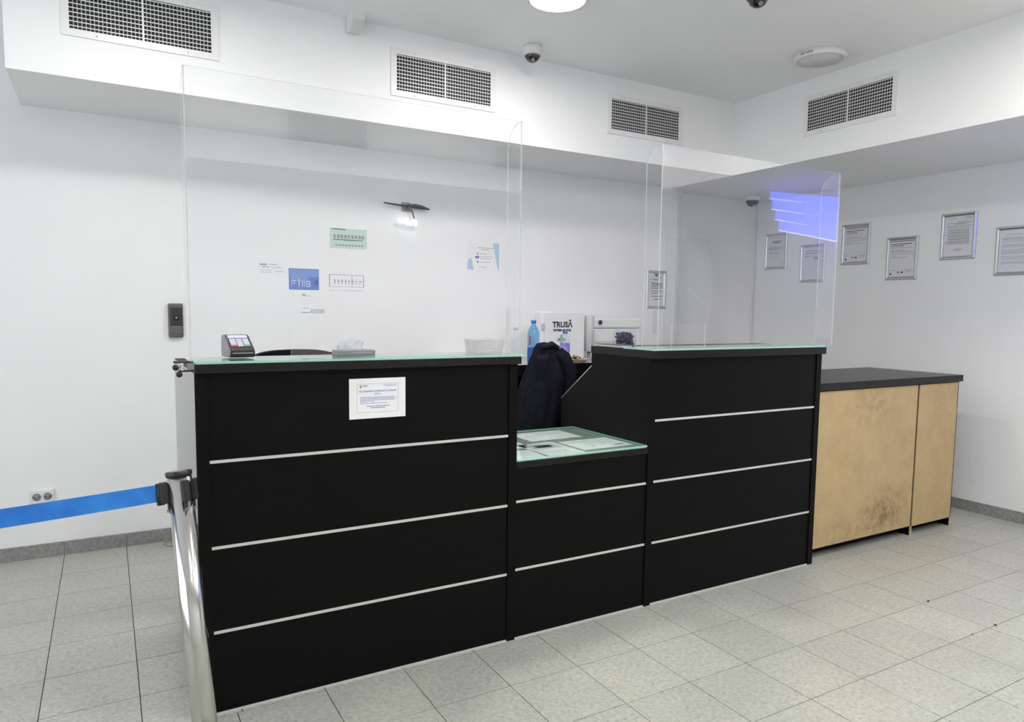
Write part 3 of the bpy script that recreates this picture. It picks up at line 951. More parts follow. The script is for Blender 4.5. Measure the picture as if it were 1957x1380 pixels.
bm = BM(); on_face(bm, -0.032, 0.032, 0.76, 0.98); obj('display', bm, 'screen_lit', t)
for r_ in range(5):
    for c_ in range(3):
        bm = BM(); x = -0.032 + c_ * 0.022
        on_face(bm, x, x + 0.0195, 0.10 + r_ * 0.125, 0.10 + r_ * 0.125 + 0.085)
        obj('key', bm, ('key_red', 'key_yellow', 'key_green')[c_] if r_ == 0 else 'key', t)
bm = BM(); box(bm, -0.034, 0.034, -0.0475, -0.0445, 0.0180, 0.0200); obj('card_slot', bm, 'satin', t)

# ------------------------------------------------------------------ notice on the counter front
nt_ = thing('taped_notice', 'white printed notice taped to the front of the left counter', 'notice', (0.887, YF + 0.006, 1.052), (0, 0, 0))
NW, NH = 0.2135, 0.147
bm = BM(); box(bm, -NW / 2, NW / 2, -0.0012, -0.0002, -NH / 2, NH / 2); obj('sheet', bm, 'paper', nt_)
bm = BM()
fx, fz0, fz1 = 0.078, -0.052, 0.054
for (a, b, c, d) in ((-fx, fx, fz1 - 0.0009, fz1), (-fx, fx, fz0, fz0 + 0.0009), (-fx, -fx + 0.0009, fz0, fz1), (fx - 0.0009, fx, fz0, fz1)):
    box(bm, a, b, -0.0015, -0.0011, c, d)
obj('printed_border', bm, 'ink_grey', nt_)
text_mesh('title_text', 'SOLUȚIONAREA ALTERNATIVĂ A LITIGIILOR', 0.0082, 'ink_blue', nt_, (0.0, -0.0016, 0.026), bold=0.00012, sx=0.86)
text_mesh('title_text', '(S.A.L.)', 0.0080, 'ink_blue', nt_, (0.0, -0.0016, 0.0165), bold=0.0001)
text_mesh('logo_text', 'ANPC', 0.0072, 'ink_blue', nt_, (-0.047, -0.0016, 0.0462), bold=0.0002)
bm = BM()
lathe(bm, [(0.0, 0), (0.0042, 0), (0.0042, 0.0004), (0.0, 0.0004)], 10, sy=1.35)
bmesh.ops.rotate(bm, verts=bm.verts, cent=(0, 0, 0), matrix=Matrix.Rotation(PI / 2, 3, 'X'))
bmesh.ops.translate(bm, verts=bm.verts, vec=(-0.064, -0.0011, 0.044))
obj('logo_emblem', bm, 'gold', nt_)
def word_line(bm, x0, x1, z, h, y0, y1, rnd, wmin=0.004, wmax=0.012, gap=0.0015):
    x = x0
    while x < x1:
        w_ = min(rnd.uniform(wmin, wmax), x1 - x)
        if w_ > wmin * 0.4:
            box(bm, x, x + w_, y0, y1, z - h / 2, z + h / 2)
        x += w_ + gap
rnd = random.Random(3)
bm = BM()
word_line(bm, 0.020, 0.071, 0.0478, 0.0013, -0.0015, -0.0011, rnd)
word_line(bm, 0.026, 0.071, 0.0435, 0.0013, -0.0015, -0.0011, rnd)
for k, (xe) in enumerate((0.066, 0.072, 0.062, -0.010)):
    word_line(bm, -0.067, xe, 0.0035 - k * 0.0052, 0.0018, -0.0015, -0.0011, rnd)
obj('printed_text', bm, 'ink_blue', nt_)
bm = BM()
word_line(bm, -0.067, 0.036, -0.0180, 0.0014, -0.0015, -0.0011, rnd)
word_line(bm, -0.042, 0.046, -0.0285, 0.0020, -0.0015, -0.0011, rnd)
word_line(bm, -0.028, 0.028, -0.0350, 0.0022, -0.0015, -0.0011, rnd)
obj('printed_text', bm, 'ink', nt_)

# ------------------------------------------------------------------ things on the left counter
t = thing('flat_box', 'flat slate-grey plastic box lying on the left counter', 'box', (0.846, 0.195, 1.2016))
bm = BM(); box(bm, -0.073, 0.073, -0.03, 0.045, 0.0, 0.020, 0.003, seg=2); obj('body', bm, 'flat_grey', t)
bm = BM(); box(bm, -0.02, 0.06, -0.0306, -0.0298, 0.010, 0.012); obj('seam', bm, 'ink_pale', t)
bm = BM()
b2 = bmesh.new()
bmesh.ops.create_icosphere(b2, subdivisions=3, radius=1.0)
rr = random.Random(5)
for v in b2.verts:
    f = 0.72 + 0.5 * rr.random()
    v.co = Vector((v.co.x * 0.048 * f, v.co.y * 0.032 * f, max(v.co.z, -0.25) * 0.030 * f))
zmin = min(v.co.z for v in b2.verts)
for v in b2.verts:
    v.co.z -= zmin
merge(bm, b2)
tag(obj('plastic_wrap', bm, 'film', loc=(0.835, 0.203, 1.2218)), 'crumpled clear plastic wrap lying on the slate-grey box', 'plastic wrap')

t = thing('ribbed_tray', 'translucent white ribbed plastic tub at the right end of the left counter', 'tub', (1.388, 0.172, 1.2016))
bm = BM()
n = 96
prof_r = []
def ring_pts(r, z, rib):
    out = []
    for k in range(n):
        a = 2 * PI * k / n
        c, s = math.cos(a), math.sin(a)
        e = 0.35
        px = math.copysign(abs(c) ** e, c); py = math.copysign(abs(s) ** e, s)
        q = 1 + (0.034 if (k % 2 and rib) else 0)
        out.append(bm.verts.new((px * r[0] * q, py * r[1] * q, z)))
    return out
rings = [ring_pts((0.066, 0.050), 0.0, False), ring_pts((0.068, 0.052), 0.010, False), ring_pts((0.067, 0.051), 0.014, True), ring_pts((0.071, 0.055), 0.052, True),
         ring_pts((0.075, 0.058), 0.053, False), ring_pts((0.075, 0.058), 0.058, False), ring_pts((0.069, 0.053), 0.058, False), ring_pts((0.064, 0.048), 0.004, False)]
for A, B in zip(rings, rings[1:]):
    for k in range(n):
        bm.faces.new((A[k], A[(k + 1) % n], B[(k + 1) % n], B[k]))
bm.faces.new(list(reversed(rings[0]))); bm.faces.new(rings[-1])
obj('tub', bm, 'ribbed', t)

# ------------------------------------------------------------------ bottles
def bottle_profile(r, h, neck=0.014, body=0.66):
    return [(0.0, 0.004), (r * 0.55, 0.0), (r * 0.93, 0.004), (r, 0.016), (r, h * 0.22), (r * 0.96, h * 0.24), (r, h * 0.26), (r, h * body),
            (r * 0.93, h * (body + 0.08)), (r * 0.72, h * (body + 0.16)), (r * 0.42, h * (body + 0.22)), (neck, h * 0.925), (neck, h * 0.935)]
def make_bottle(name, label, loc, r, h, mat, cap, low_mat=None, lab=None):
    t = thing(name, label, 'bottle', loc)
    bm = BM(); lathe(bm, bottle_profile(r, h), 28); obj('bottle_body', bm, mat, t)
    bm = BM(); lathe(bm, [(0.0, h * 0.925), (0.017, h * 0.925), (0.017, h * 0.995), (0.015, h), (0.0, h)], 20); obj('cap', bm, cap, t)
    if low_mat:
        bm = BM(); lathe(bm, [(0.0, 0.002), (r * 0.9, 0.003), (r * 1.01, 0.016), (r * 1.01, h * 0.36), (r * 0.95, h * 0.37), (0.0, h * 0.37)], 28)
        obj('tinted_base', bm, low_mat, t)
    if lab:
        (z0, z1, mat2, a0_, a1_) = lab
        bm = BM()
        k = 12
        A = [bm.verts.new((r * 1.015 * math.cos(a0_ + (a1_ - a0_) * i / k), r * 1.015 * math.sin(a0_ + (a1_ - a0_) * i / k), z0)) for i in range(k + 1)]
        B = [bm.verts.new((r * 1.015 * math.cos(a0_ + (a1_ - a0_) * i / k), r * 1.015 * math.sin(a0_ + (a1_ - a0_) * i / k), z1)) for i in range(k + 1)]
        C_ = [bm.verts.new((v.co.x * 1.008, v.co.y * 1.008, v.co.z)) for v in A]
        D_ = [bm.verts.new((v.co.x * 1.008, v.co.y * 1.008, v.co.z)) for v in B]
        for i in range(k):
            bm.faces.new((C_[i], C_[i + 1], D_[i + 1], D_[i])); bm.faces.new((A[i + 1], A[i], B[i], B[i + 1]))
            bm.faces.new((A[i], A[i + 1], C_[i + 1], C_[i])); bm.faces.new((B[i + 1], B[i], D_[i], D_[i + 1]))
        bm.faces.new((A[0], C_[0], D_[0], B[0])); bm.faces.new((A[-1], B[-1], D_[-1], C_[-1]))
        obj('label_sleeve', bm, mat2, t)
    return t
make_bottle('water_bottle', 'tall blue water bottle at the front edge of the back counter', (2.462, 1.548, 1.0301), 0.040, 0.287, 'bottle', 'bottle_cap', 'water', (0.125, 0.185, 'label_red', math.radians(196), math.radians(216)))
make_bottle('soft_drink_bottle', 'small bottle with violet label in front of the first aid box', (2.690, 1.515, 1.0301), 0.033, 0.215, 'clear_bottle', 'bottle_cap', None, (0.020, 0.135, 'purple', 0, 2 * PI - 0.01))
make_bottle('water_bottle', 'clear empty bottle behind the ribbed tub at the left screen edge', (2.372, 1.63, 1.0301), 0.032, 0.24, 'clear_bottle', 'sky_print')

# ------------------------------------------------------------------ first aid box
fa = thing('first_aid_box', 'white first aid wall box lettered TRUSA with a green cross', 'first aid box', (2.80, 1.70, 1.0301))
bm = BM(); box(bm, -0.175, 0.175, 0.012, 0.11, 0.0, 0.345, 0.012, seg=3); obj('body', bm, 'white_plastic', fa)
bm = BM(); box(bm, -0.150, 0.178, 0.0, 0.014, 0.004, 0.341, 0.005, seg=2); lid = obj('lid', bm, 'white_plastic', fa)
bm = BM(); box(bm, -0.178, -0.152, 0.002, 0.012, 0.22, 0.262, 0.002); obj('latch', bm, 'wall_grey', fa)
text_mesh('lettering', 'TRUSĂ', 0.054, 'ink', lid, (-0.010, -0.0012, 0.252), bold=0.0020)
text_mesh('lettering', 'DE PRIM AJUTOR', 0.0195, 'ink', lid, (-0.012, -0.0012, 0.214), bold=0.0013)
bm = BM(); box(bm, -0.048, 0.018, -0.0012, 0.0, 0.138, 0.160); box(bm, -0.026, -0.004, -0.0012, 0.0, 0.117, 0.138); box(bm, -0.026, -0.004, -0.0012, 0.0, 0.160, 0.181)
obj('green_cross', bm, 'green_cross', lid)

# ------------------------------------------------------------------ more on the back counter
t = thing('label_printer', 'white boxy printer with a black round knob beside the first aid box', 'printer', (3.36, 1.83, 1.0301))
bm = BM(); box(bm, -0.26, 0.24, 0.0, 0.24, 0.0, 0.225, 0.015, seg=2); obj('body', bm, 'white_plastic', t)
bm = BM(); box(bm, -0.27, 0.25, -0.008, 0.25, 0.225, 0.30, 0.012, seg=2); lidp = obj('lid', bm, 'white_plastic', t)
bm = BM(); lathe(bm, [(0.0, 0), (0.017, 0), (0.016, 0.008), (0.0, 0.010)], 18)
bmesh.ops.rotate(bm, verts=bm.verts, cent=(0, 0, 0), matrix=Matrix.Rotation(PI / 2, 3, 'X'))
bmesh.ops.translate(bm, verts=bm.verts, vec=(-0.155, -0.008, 0.268)); obj('knob', bm, 'dark_grey', lidp)
bm = BM(); box(bm, -0.22, 0.20, -0.003, 0.001, 0.12, 0.126); obj('paper_slot', bm, 'wall_grey', t)

t = thing('paper_roll_holder', 'grey upright roll holder between first aid box and white printer', 'holder', (3.035, 1.72, 1.0301))
bm = BM(); lathe(bm, [(0.05, 0), (0.05, 0.008), (0.012, 0.012), (0.012, 0.06)], 24); obj('stand', bm, 'mid_grey', t)
bm = BM(); lathe(bm, [(0.030, 0.06), (0.035, 0.065), (0.035, 0.315), (0.030, 0.32)], 24); obj('roll', bm, 'wall_grey', t)

t = thing('snack_tray', 'white dish of yellow and brown snacks on the back counter', 'snack tray', (2.80, 1.555, 1.0301))
bm = BM(); lathe(bm, [(0.0, 0.0), (0.075, 0.0), (0.098, 0.022), (0.103, 0.026), (0.098, 0.027), (0.074, 0.005), (0.0, 0.005)], 32); obj('dish', bm, 'ribbed', t)
rr = random.Random(11)
b = BM()
for k in range(26):
    b2 = bmesh.new(); bmesh.ops.create_icosphere(b2, subdivisions=1, radius=1.0)
    sx, sy, sz = rr.uniform(.018, .030), rr.uniform(.010, .016), rr.uniform(.007, .011)
    a = rr.uniform(0, PI)
    lay = k // 12
    rad = 0.056 * math.sqrt(rr.random()) * (1 - .3 * lay); th = rr.uniform(0, 2 * PI)
    merge(b, b2, 0, Matrix.Translation((rad * math.cos(th), rad * math.sin(th), 0.016 + 0.014 * lay)) @ Matrix.Rotation(a, 4, 'Z') @ Matrix.Diagonal((sx, sy, sz, 1)))
o = tag(obj('snack_heap', b, 'yellow_bits', loc=(2.80, 1.555, 1.0301)), 'heap of yellow and brown snacks in the white dish', 'snacks')
o['kind'] = 'stuff'

# jar on the right counter
JL = (2.305, 0.400, 1.2031)
t = thing('glass_jar', 'round glass jar of dark blue sweets at the left end of the right counter', 'jar', JL)
bm = BM(); lathe(bm, [(0.0, 0.0), (0.050, 0.0), (0.060, 0.010), (0.063, 0.040), (0.061, 0.070), (0.056, 0.088), (0.058, 0.094), (0.054, 0.094), (0.052, 0.086), (0.057, 0.068), (0.059, 0.040), (0.056, 0.012), (0.048, 0.004), (0.0, 0.004)], 36)
obj('bowl', bm, 'jar_glass', t)
rr = random.Random(21)
b = BM()
for k in range(90):
    lay = k // 26
    rad = 0.043 * math.sqrt(rr.random()); th = rr.uniform(0, 2 * PI)
    b2 = bmesh.new(); bmesh.ops.create_icosphere(b2, subdivisions=1, radius=1.0)
    merge(b, b2, 0, Matrix.Translation((rad * math.cos(th), rad * math.sin(th), 0.015 + lay * 0.017 + rr.uniform(-.003, .003))) @ Matrix.Rotation(rr.uniform(0, PI), 4, 'Z') @ Matrix.Diagonal((0.014, 0.010, 0.009, 1)))
o = tag(obj('wrapped_sweets', b, 'jar_fill', loc=JL), 'dark blue wrapped sweets filling the round glass jar', 'sweets')
o['kind'] = 'stuff'
t = thing('document_folder', 'olive grey folder lying on the right counter beside the glass jar', 'folder', (2.245, 0.375, 1.2031), (0, 0, 0.06))
bm = BM(); box(bm, -0.065, 0.010, -0.10, 0.10, 0.0, 0.003, 0.0006); box(bm, -0.065, 0.010, -0.10, 0.10, 0.011, 0.014, 0.0006); box(bm, 0.007, 0.010, -0.10, 0.10, 0.003, 0.011); obj('cover', bm, 'olive', t)
bm = BM(); box(bm, -0.062, 0.006, -0.097, 0.097, 0.0032, 0.0108); obj('pages', bm, 'paper', t)

# bag and box in the shelves of the back counter
bm = BM(); b2 = bmesh.new(); bmesh.ops.create_icosphere(b2, subdivisions=3, radius=1.0)
rr = random.Random(8)
for v in b2.verts:
    f = 0.85 + 0.3 * rr.random()
    zf = (v.co.z + 1) / 2
    v.co = Vector((v.co.x * 0.075 * f * (1.0 - 0.55 * zf), v.co.y * 0.06 * f * (1.0 - 0.55 * zf), (v.co.z + 1) * 0.070 * f))
merge(bm, b2)
tag(obj('plastic_bag', bm, 'film', loc=(2.715, 1.56, 0.841)), 'knotted clear plastic bag on the back counter shelf', 'plastic bag')
bm = BM(); b2 = bmesh.new(); bmesh.ops.create_icosphere(b2, subdivisions=3, radius=1.0)
merge(bm, b2, 0, Matrix.Translation((0, 0, 0.036)) @ Matrix.Diagonal((0.050, 0.038, 0.028, 1)))
tag(obj('bread_roll', bm, 'bun', loc=(2.715, 1.56, 0.841)), 'orange-brown bread roll inside the clear plastic bag', 'bread roll')
t = thing('cardboard_box', 'cream cardboard box on the lower shelf behind the dark jacket', 'box', (2.245, 1.60, 0.7201))
bm = BM(); box(bm, -0.10, 0.10, -0.06, 0.06, 0.0, 0.11, 0.002); obj('carton', bm, 'cream', t)
bm = BM(); box(bm, -0.10, 0.10, -0.061, -0.02, 0.1095, 0.1105); obj('tape', bm, 'paper', t)

# ------------------------------------------------------------------ office chairs and jacket
def make_chair(label, loc, rz, backtop, bw):
    t = thing('office_chair', label, 'chair', loc, (0, 0, rz), group='dark office chairs behind the counters')
    bm = BM()
    for k in range(5):
        a = 2 * PI * k / 5
        tube(bm, [(0.03 * math.cos(a), 0.03 * math.sin(a), 0.09), (0.29 * math.cos(a), 0.29 * math.sin(a), 0.065)], [0.022, 0.014], 8)
    obj('star_base', bm, 'black_plastic', t)
    for k in range(5):
        a = 2 * PI * k / 5
        bm = BM(); lathe(bm, [(0.0, -0.018), (0.022, -0.018), (0.026, -0.010), (0.026, 0.010), (0.022, 0.018), (0.0, 0.018)], 14)
        bmesh.ops.rotate(bm, verts=bm.verts, cent=(0, 0, 0), matrix=Matrix.Rotation(PI / 2, 3, 'X'))
        bmesh.ops.translate(bm, verts=bm.verts, vec=(0.29 * math.cos(a), 0.29 * math.sin(a), 0.026)); obj('caster', bm, 'black_plastic', t)
    bm = BM(); lathe(bm, [(0.028, 0.08), (0.028, 0.25), (0.016, 0.26), (0.016, 0.44)], 18); obj('gas_lift', bm, 'black_plastic', t)
    bm = BM(); box(bm, -0.24, 0.24, -0.23, 0.23, 0.44, 0.53, 0.035, seg=3); obj('seat', bm, 'chair_fab', t)
    bm = BM()
    pts = []
    zb0 = 0.60
    nseg = 10
    hw2 = bw / 2
    rc = 0.10
    pts = [(-hw2 * 0.9, zb0), (hw2 * 0.9, zb0)]
    for i in range(nseg + 1):
        a = i * PI / 2 / nseg
        pts.append((hw2 - rc * 1.5 + rc * 1.5 * math.cos(a), backtop - rc * 0.45 + rc * 0.35 * math.sin(a)))
    pts.append((0.0, backtop - 0.0085))
    for i in range(nseg + 1):
        a = PI / 2 + i * PI / 2 / nseg
        pts.append((-hw2 + rc * 1.5 + rc * 1.5 * math.cos(a), backtop - rc * 0.45 + rc * 0.35 * math.sin(a)))
    prism(bm, pts, 'y', 0.20, 0.265)
    obj('backrest', bm, 'chair_fab', t)
    bm = BM(); tube(bm, [(0, 0.0, 0.43), (0, 0.22, 0.43), (0, 0.285, 0.50), (0, 0.275, 0.75)], 0.018, 8); obj('back_support', bm, 'black_plastic', t)
    for s in (-1, 1):
        bm = BM(); tube(bm, [(s * 0.24, 0.0, 0.47), (s * 0.29, 0.0, 0.50), (s * 0.29, 0.0, 0.68)], 0.012, 8); box(bm, s * 0.29 - 0.03, s * 0.29 + 0.03, -0.13, 0.11, 0.68, 0.705, 0.01)
        obj('armrest', bm, 'black_plastic', t)
    return t
make_chair('dark office chair whose low curved back just shows over the left counter', (0.800, 0.715, 0), 0.0, 1.192, 0.385)
make_chair('dark office chair under the navy jacket behind the low desk', (2.055, 1.170, 0), -2.33, 1.150, 0.24)
# jacket hung over the chair back
bm = BM()
rr = random.Random(4)
sec = [(1.196, 2.215, 0.020, 0.02), (1.190, 2.218, 0.045, 0.045), (1.165, 2.225, 0.070, 0.07), (1.130, 2.235, 0.088, 0.085), (1.080, 2.240, 0.115, 0.10), (1.020, 2.238, 0.135, 0.115), (0.940, 2.220, 0.150, 0.12),
       (0.850, 2.205, 0.155, 0.125), (0.760, 2.185, 0.160, 0.13), (0.680, 2.165, 0.165, 0.135), (0.560, 2.150, 0.170, 0.14)]
n = 72
rings = []
for i, (z, cx, hx, hy) in enumerate(sec):
    ring = []
    drop = i / (len(sec) - 1)
    for k in range(n):
        a = 2 * PI * k / n
        fold = 1 + drop * (0.055 * math.sin(9 * a + 0.6 + 1.2 * drop) + 0.03 * math.sin(17 * a + 2.1))
        ring.append(bm.verts.new((cx + hx * fold * math.cos(a), 1.02 + hy * fold * math.sin(a), z + 0.012 * drop * math.sin(5 * a))))
    rings.append(ring)
for A, B in zip(rings, rings[1:]):
    for k in range(n):
        f = bm.faces.new((A[k], A[(k + 1) % n], B[(k + 1) % n], B[k])); f.smooth = True
c0 = bm.verts.new((2.213, 1.02, 1.199))
for k in range(n):
    bm.faces.new((c0, rings[0][(k + 1) % n], rings[0][k])).smooth = True
jk = thing('jacket', 'dark navy jacket draped over the office chair behind the low desk', 'jacket', (2.2, 1.02, 0.56))
jo = obj('body', bm, 'navy', jk, True)
bm = BM()
tube(bm, [(2.262, 0.945, 1.150), (2.292, 0.935, 1.115), (2.322, 0.920, 1.03), (2.330, 0.91, 0.92), (2.322, 0.91, 0.80), (2.305, 0.915, 0.70)], [0.030, 0.042, 0.046, 0.044, 0.040, 0.036], 16)
obj('sleeve', bm, 'navy', jk, True)
bm = BM()
tube(bm, [(2.165, 0.965, 1.170), (2.218, 0.945, 1.188), (2.275, 0.965, 1.168)], [0.012, 0.020, 0.012], 10)
obj('collar', bm, 'navy_trim', jk, True)

# ------------------------------------------------------------------ papers on the back wall
def wall_paper(name, label, cat, X0, X1, Z0, Z1, mat, marks, tilt=0.0, y=YW, group='papers on the back wall'):
    cx, cz = (X0 + X1) / 2, (Z0 + Z1) / 2
    t = thing(name, label, cat, (cx, y - 0.0003, cz), (0, tilt, 0), group=group)
    W_, H_ = X1 - X0, Z1 - Z0
    bm = BM(); box(bm, -W_ / 2, W_ / 2, -0.0012, 0, -H_ / 2, H_ / 2); obj('sheet', bm, mat, t)
    for mm in sorted(set(k[0] for k in marks)):
        bm = BM()
        for (m2, a, b, c, d) in marks:
            if m2 == mm:
                box(bm, (a - .5) * W_, (b - .5) * W_, -0.0016, -0.0011, (c - .5) * H_, (d - .5) * H_)
        obj('printed_area', bm, mm, t)
    return t
rr = random.Random(17)
mk = [('ink_green', .06, .42, .93, .97)]
for k in range(9):
    mk.append(('ink_grey', .10 + k * .095, .15 + k * .095 + .02 * rr.random(), .50, .68))
    mk.append(('ink_green', .08 + k * .09, .165 + k * .09, .40 + .015 * rr.random(), .45))
    mk.append(('ink_grey', .14 + k * .088, .20 + k * .088, .12, .20))
wall_paper('green_notice', 'pale green notice with black lettering on the back wall', 'notice', 1.287, 1.530, 1.763, 1.890, 'pale_green', mk, -0.0)
mk = [('blue_light', .02, .98, .62, .97), ('blue_dark', .85, .97, .24, .46)]
for k in range(5):
    mk.append(('sky_print', .10, .62 + .05 * (k % 2), .60 - k * .055, .615 - k * .055))
for a, b, c, d in ((.12, .22, .40, .43), (.12, .22, .28, .31), (.28, .38, .42, .45), (.32, .34, .15, .55), (.44, .455, .15, .42), (.50, .515, .15, .42), (.57, .59, .14, .40), (.57, .70, .38, .41), (.68, .70, .14, .40), (.57, .70, .14, .17), (.62, .66, .25, .30), (.08, .09, .15, .6)):
    mk.append(('paper', a, b, c, d))
wall_paper('blue_poster', 'small bright blue poster with white marks on the back wall', 'poster', 1.029, 1.215, 1.491, 1.623, 'blue_print', mk)
mk = [('ink_grey', .02, .98, .93, .955), ('ink_grey', .02, .04, .25, .95), ('ink_grey', .96, .98, .25, .95), ('ink_grey', .02, .98, .25, .27), ('ink_grey', .64, .655, .25, .95), ('ink_pale', .02, .98, .05, .08)]
for k in range(8):
    mk.append(('ink_grey' if k < 5 else 'ink_pale', .16 + k * .10, .18 + k * .10, .40, .68)); mk.append(('ink_grey' if k % 2 else 'ink_pale', .16 + k * .10, .22 + k * .10, .55, .60))
wall_paper('timetable_sheet', 'white sheet with a dark ruled table below the green notice', 'sheet', 1.275, 1.512, 1.487, 1.600, 'paper', mk)
mk = [('ink_grey', .0, .28, .84, .95), ('ink_pale', .38, .70, .86, .95), ('ink_grey', .10, .38, .66, .72), ('ink_pale', .45, .85, .62, .68), ('ink_pale', .05, .5, .4, .45), ('ink_pale', .05, .45, .22, .28), ('ink_pale', .6, .95, .3, .36)]
wall_paper('small_note', 'faint white note with a grey heading left of the blue poster', 'note', 0.857, 1.005, 1.575, 1.648, 'paper', mk)
mk = [('ink_grey', .12, .22, .88, .95), ('ink_pale', .2, .45, .86, .89), ('ink_grey', .05, .38, .10, .14), ('ink_pale', .12, .38, .30, .33)]
for k in range(6):
    mk.append(('ink_pale', .42 + k * .09, .49 + k * .09, .08, .28))
wall_paper('calendar_sheet', 'white calendar sheet hanging under the blue poster', 'calendar', 1.091, 1.256, 1.332, 1.471, 'paper', mk)
t = wall_paper('information_poster', 'white poster with pale blue corners on the right of the back wall papers', 'poster', 2.262, 2.514, 1.664, 1.858, 'paper',
               [('ink_grey', .32, .82, .80, .82), ('ink_grey', .42, .66, .73, .75), ('ink_grey', .38, .62, .58, .595), ('ink_grey', .38, .80, .48, .495), ('ink_grey', .38, .76, .41, .425), ('ink_grey', .38, .74, .28, .295), ('ink_grey', .34, .60, .10, .115),
                ('ink_blue', .30, .33, .55, .63), ('ink_blue', .24, .36, .42, .50), ('ink_blue', .30, .34, .25, .33)])
bm = BM()
W_, H_ = 0.252, 0.194
for tri in (((.80, 1), (1, 1), (1, .0), (.97, .0)), ((0, 0), (.20, 0), (.10, .45), (.0, .30))):
    prism(bm, [((a - .5) * W_, (b - .5) * H_) for a, b in tri], 'y', -0.0016, -0.0011)
obj('printed_corner', bm, 'sky_print', t)

# ------------------------------------------------------------------ framed certificates
def make_frame(label, loc, rz, W_, H_, style, seed, group):
    t = thing('framed_certificate', label, 'picture frame', loc, (0, 0, rz), group=group)
    fw = 0.024
    hx, hz = W_ / 2, H_ / 2
    rails = (((-hx, -hz), (hx, -hz), (hx - fw, -hz + fw), (-hx + fw, -hz + fw)), ((hx, hz), (-hx, hz), (-hx + fw, hz - fw), (hx - fw, hz - fw)),
             ((-hx, hz), (-hx, -hz), (-hx + fw, -hz + fw), (-hx + fw, hz - fw)), ((hx, -hz), (hx, hz), (hx - fw, hz - fw), (hx - fw, -hz + fw)))
    for rl in rails:                                       # mitred rails with a rounded snap profile
        bm = BM()
        o0, o1, i1, i0 = [Vector((p[0], 0, p[1])) for p in rl]
        prof_ = [(0.0, 0.0), (0.0, -0.006), (0.25, -0.013), (0.55, -0.014), (0.85, -0.010), (1.0, -0.004), (1.0, 0.0)]
        A = [bm.verts.new(o0 + (i0 - o0) * s + Vector((0, y_, 0))) for s, y_ in prof_]
        B = [bm.verts.new(o1 + (i1 - o1) * s + Vector((0, y_, 0))) for s, y_ in prof_]
        for k in range(len(prof_)):
            k2 = (k + 1) % len(prof_)
            bm.faces.new((A[k], B[k], B[k2], A[k2]))
        bm.faces.new(A); bm.faces.new(list(reversed(B)))
        obj('frame_rail', bm, 'satin', t)
    bm = BM(); box(bm, -hx + fw * .9, hx - fw * .9, -0.003, -0.001, -hz + fw * .9, hz - fw * .9); obj('sheet', bm, 'paper_frame', t)
    rnd = random.Random(seed)
    ix, iz = hx - fw, hz - fw
    inks = {'ink': BM(), 'ink_grey': BM(), 'ink_pale': BM()}
    def line(mat, x0, x1, z, h):
        word_line(inks[mat], x0 * ix, x1 * ix, z * iz, h, -0.0036, -0.0029, rnd, 0.006, 0.02, 0.003)
    def solid(mat, x0, x1, z0, z1):
        box(inks[mat], x0 * ix, x1 * ix, -0.0036, -0.0029, z0 * iz, z1 * iz)
    if style == 'bureau':
        solid('ink_grey', -.97, .97, .90, .97)
        line('ink', -.9, .75, .78, 0.006); line('ink', -.9, .1, .68, 0.005)
        for z_, e in ((.58, .7), (.45, .2), (.39, .6), (.32, .9), (.22, .85), (.12, -.5), (.04, .5)):
            line('ink_grey', -.9, e, z_, 0.0035)
        solid('ink_pale', -.97, .97, -.66, -.655)
        line('ink_grey', -.95, -.5, -.64, 0.003); line('ink_grey', .3, .9, -.66, 0.004); line('ink_grey', .4, .8, -.74, 0.004)
        solid('ink', -.9, -.78, -.90, -.80); solid('ink', -.3, -.2, -.80, -.72); solid('ink', -.05, .15, -.80, -.73)
        lathe(inks['ink_pale'], [(0.0, 0.0)], 3) if False else None
        solid('ink_pale', -.97, .97, -.955, -.945)
    elif style == 'table':
        line('ink_grey', -.7, -.2, .90, 0.004); line('ink_grey', .35, .9, .92, 0.004); line('ink_grey', .45, .95, .86, 0.003)
        for z_, a_, e in ((.72, -.1, .6), (.66, -.8, .95), (.60, -.4, .5), (.52, -.85, .95), (.44, -.9, .8)):
            line('ink_grey', a_, e, z_, 0.0045)
        for k in range(15):
            line('ink_grey' if k % 3 else 'ink', -.7, .75, .33 - k * .052, 0.0032)
        solid('ink_grey', -.75, -.735, -.45, .38); solid('ink_pale', .72, .73, -.45, .38)
        line('ink_pale', -.95, -.8, .1, 0.012); line('ink_pale', -.95, -.8, -.3, 0.012)
        line('ink_grey', -.2, .25, -.62, 0.003); line('ink', -.3, .3, -.68, 0.003); line('ink_grey', -.2, .2, -.74, 0.003)
    elif style == 'letter':
        line('ink_grey', -.6, .5, .78, 0.003)
        for k in range(24):
            if k not in (5, 10, 16, 20):
                line('ink_grey' if k % 3 else 'ink_pale', -.85, .88 if k % 5 else .3, .66 - k * .055, 0.003)
    elif style == 'title':
        line('ink_grey', -.8, .8, .88, 0.003); line('ink', -.5, .6, .66, 0.006); line('ink', -.3, .4, .58, 0.007); line('ink_grey', -.6, .6, .50, 0.003)
        for z_, e in ((.32, .2), (.25, .9), (.19, .9), (.13, .3), (-.1, .1), (-.12, .4)):
            line('ink_grey', -.85, e, z_, 0.004)
        solid('ink', -.9, .9, .085, .092); line('ink', -.1, .1, -.10, 0.004)
        line('ink_pale', -.85, .2, -.3, 0.003); line('ink_pale', -.85, .4, -.4, 0.003)
    else:   # sparse
        for z_, a_, e in ((.80, -.7, .85), (.74, -.7, .9), (.64, -.8, .9), (.60, -.8, .4), (.46, -.8, .3), (.42, -.8, -.2)):
            line('ink_grey', a_, e, z_, 0.004)
        line('ink', .1, .45, .34, 0.006); line('ink', .2, .5, .28, 0.004); line('ink_grey', .3, .6, .40, 0.004)
    for k, b_ in inks.items():
        if len(b_.verts):
            obj('printed_text', b_, k, t)
        else:
            b_.free()
    return t
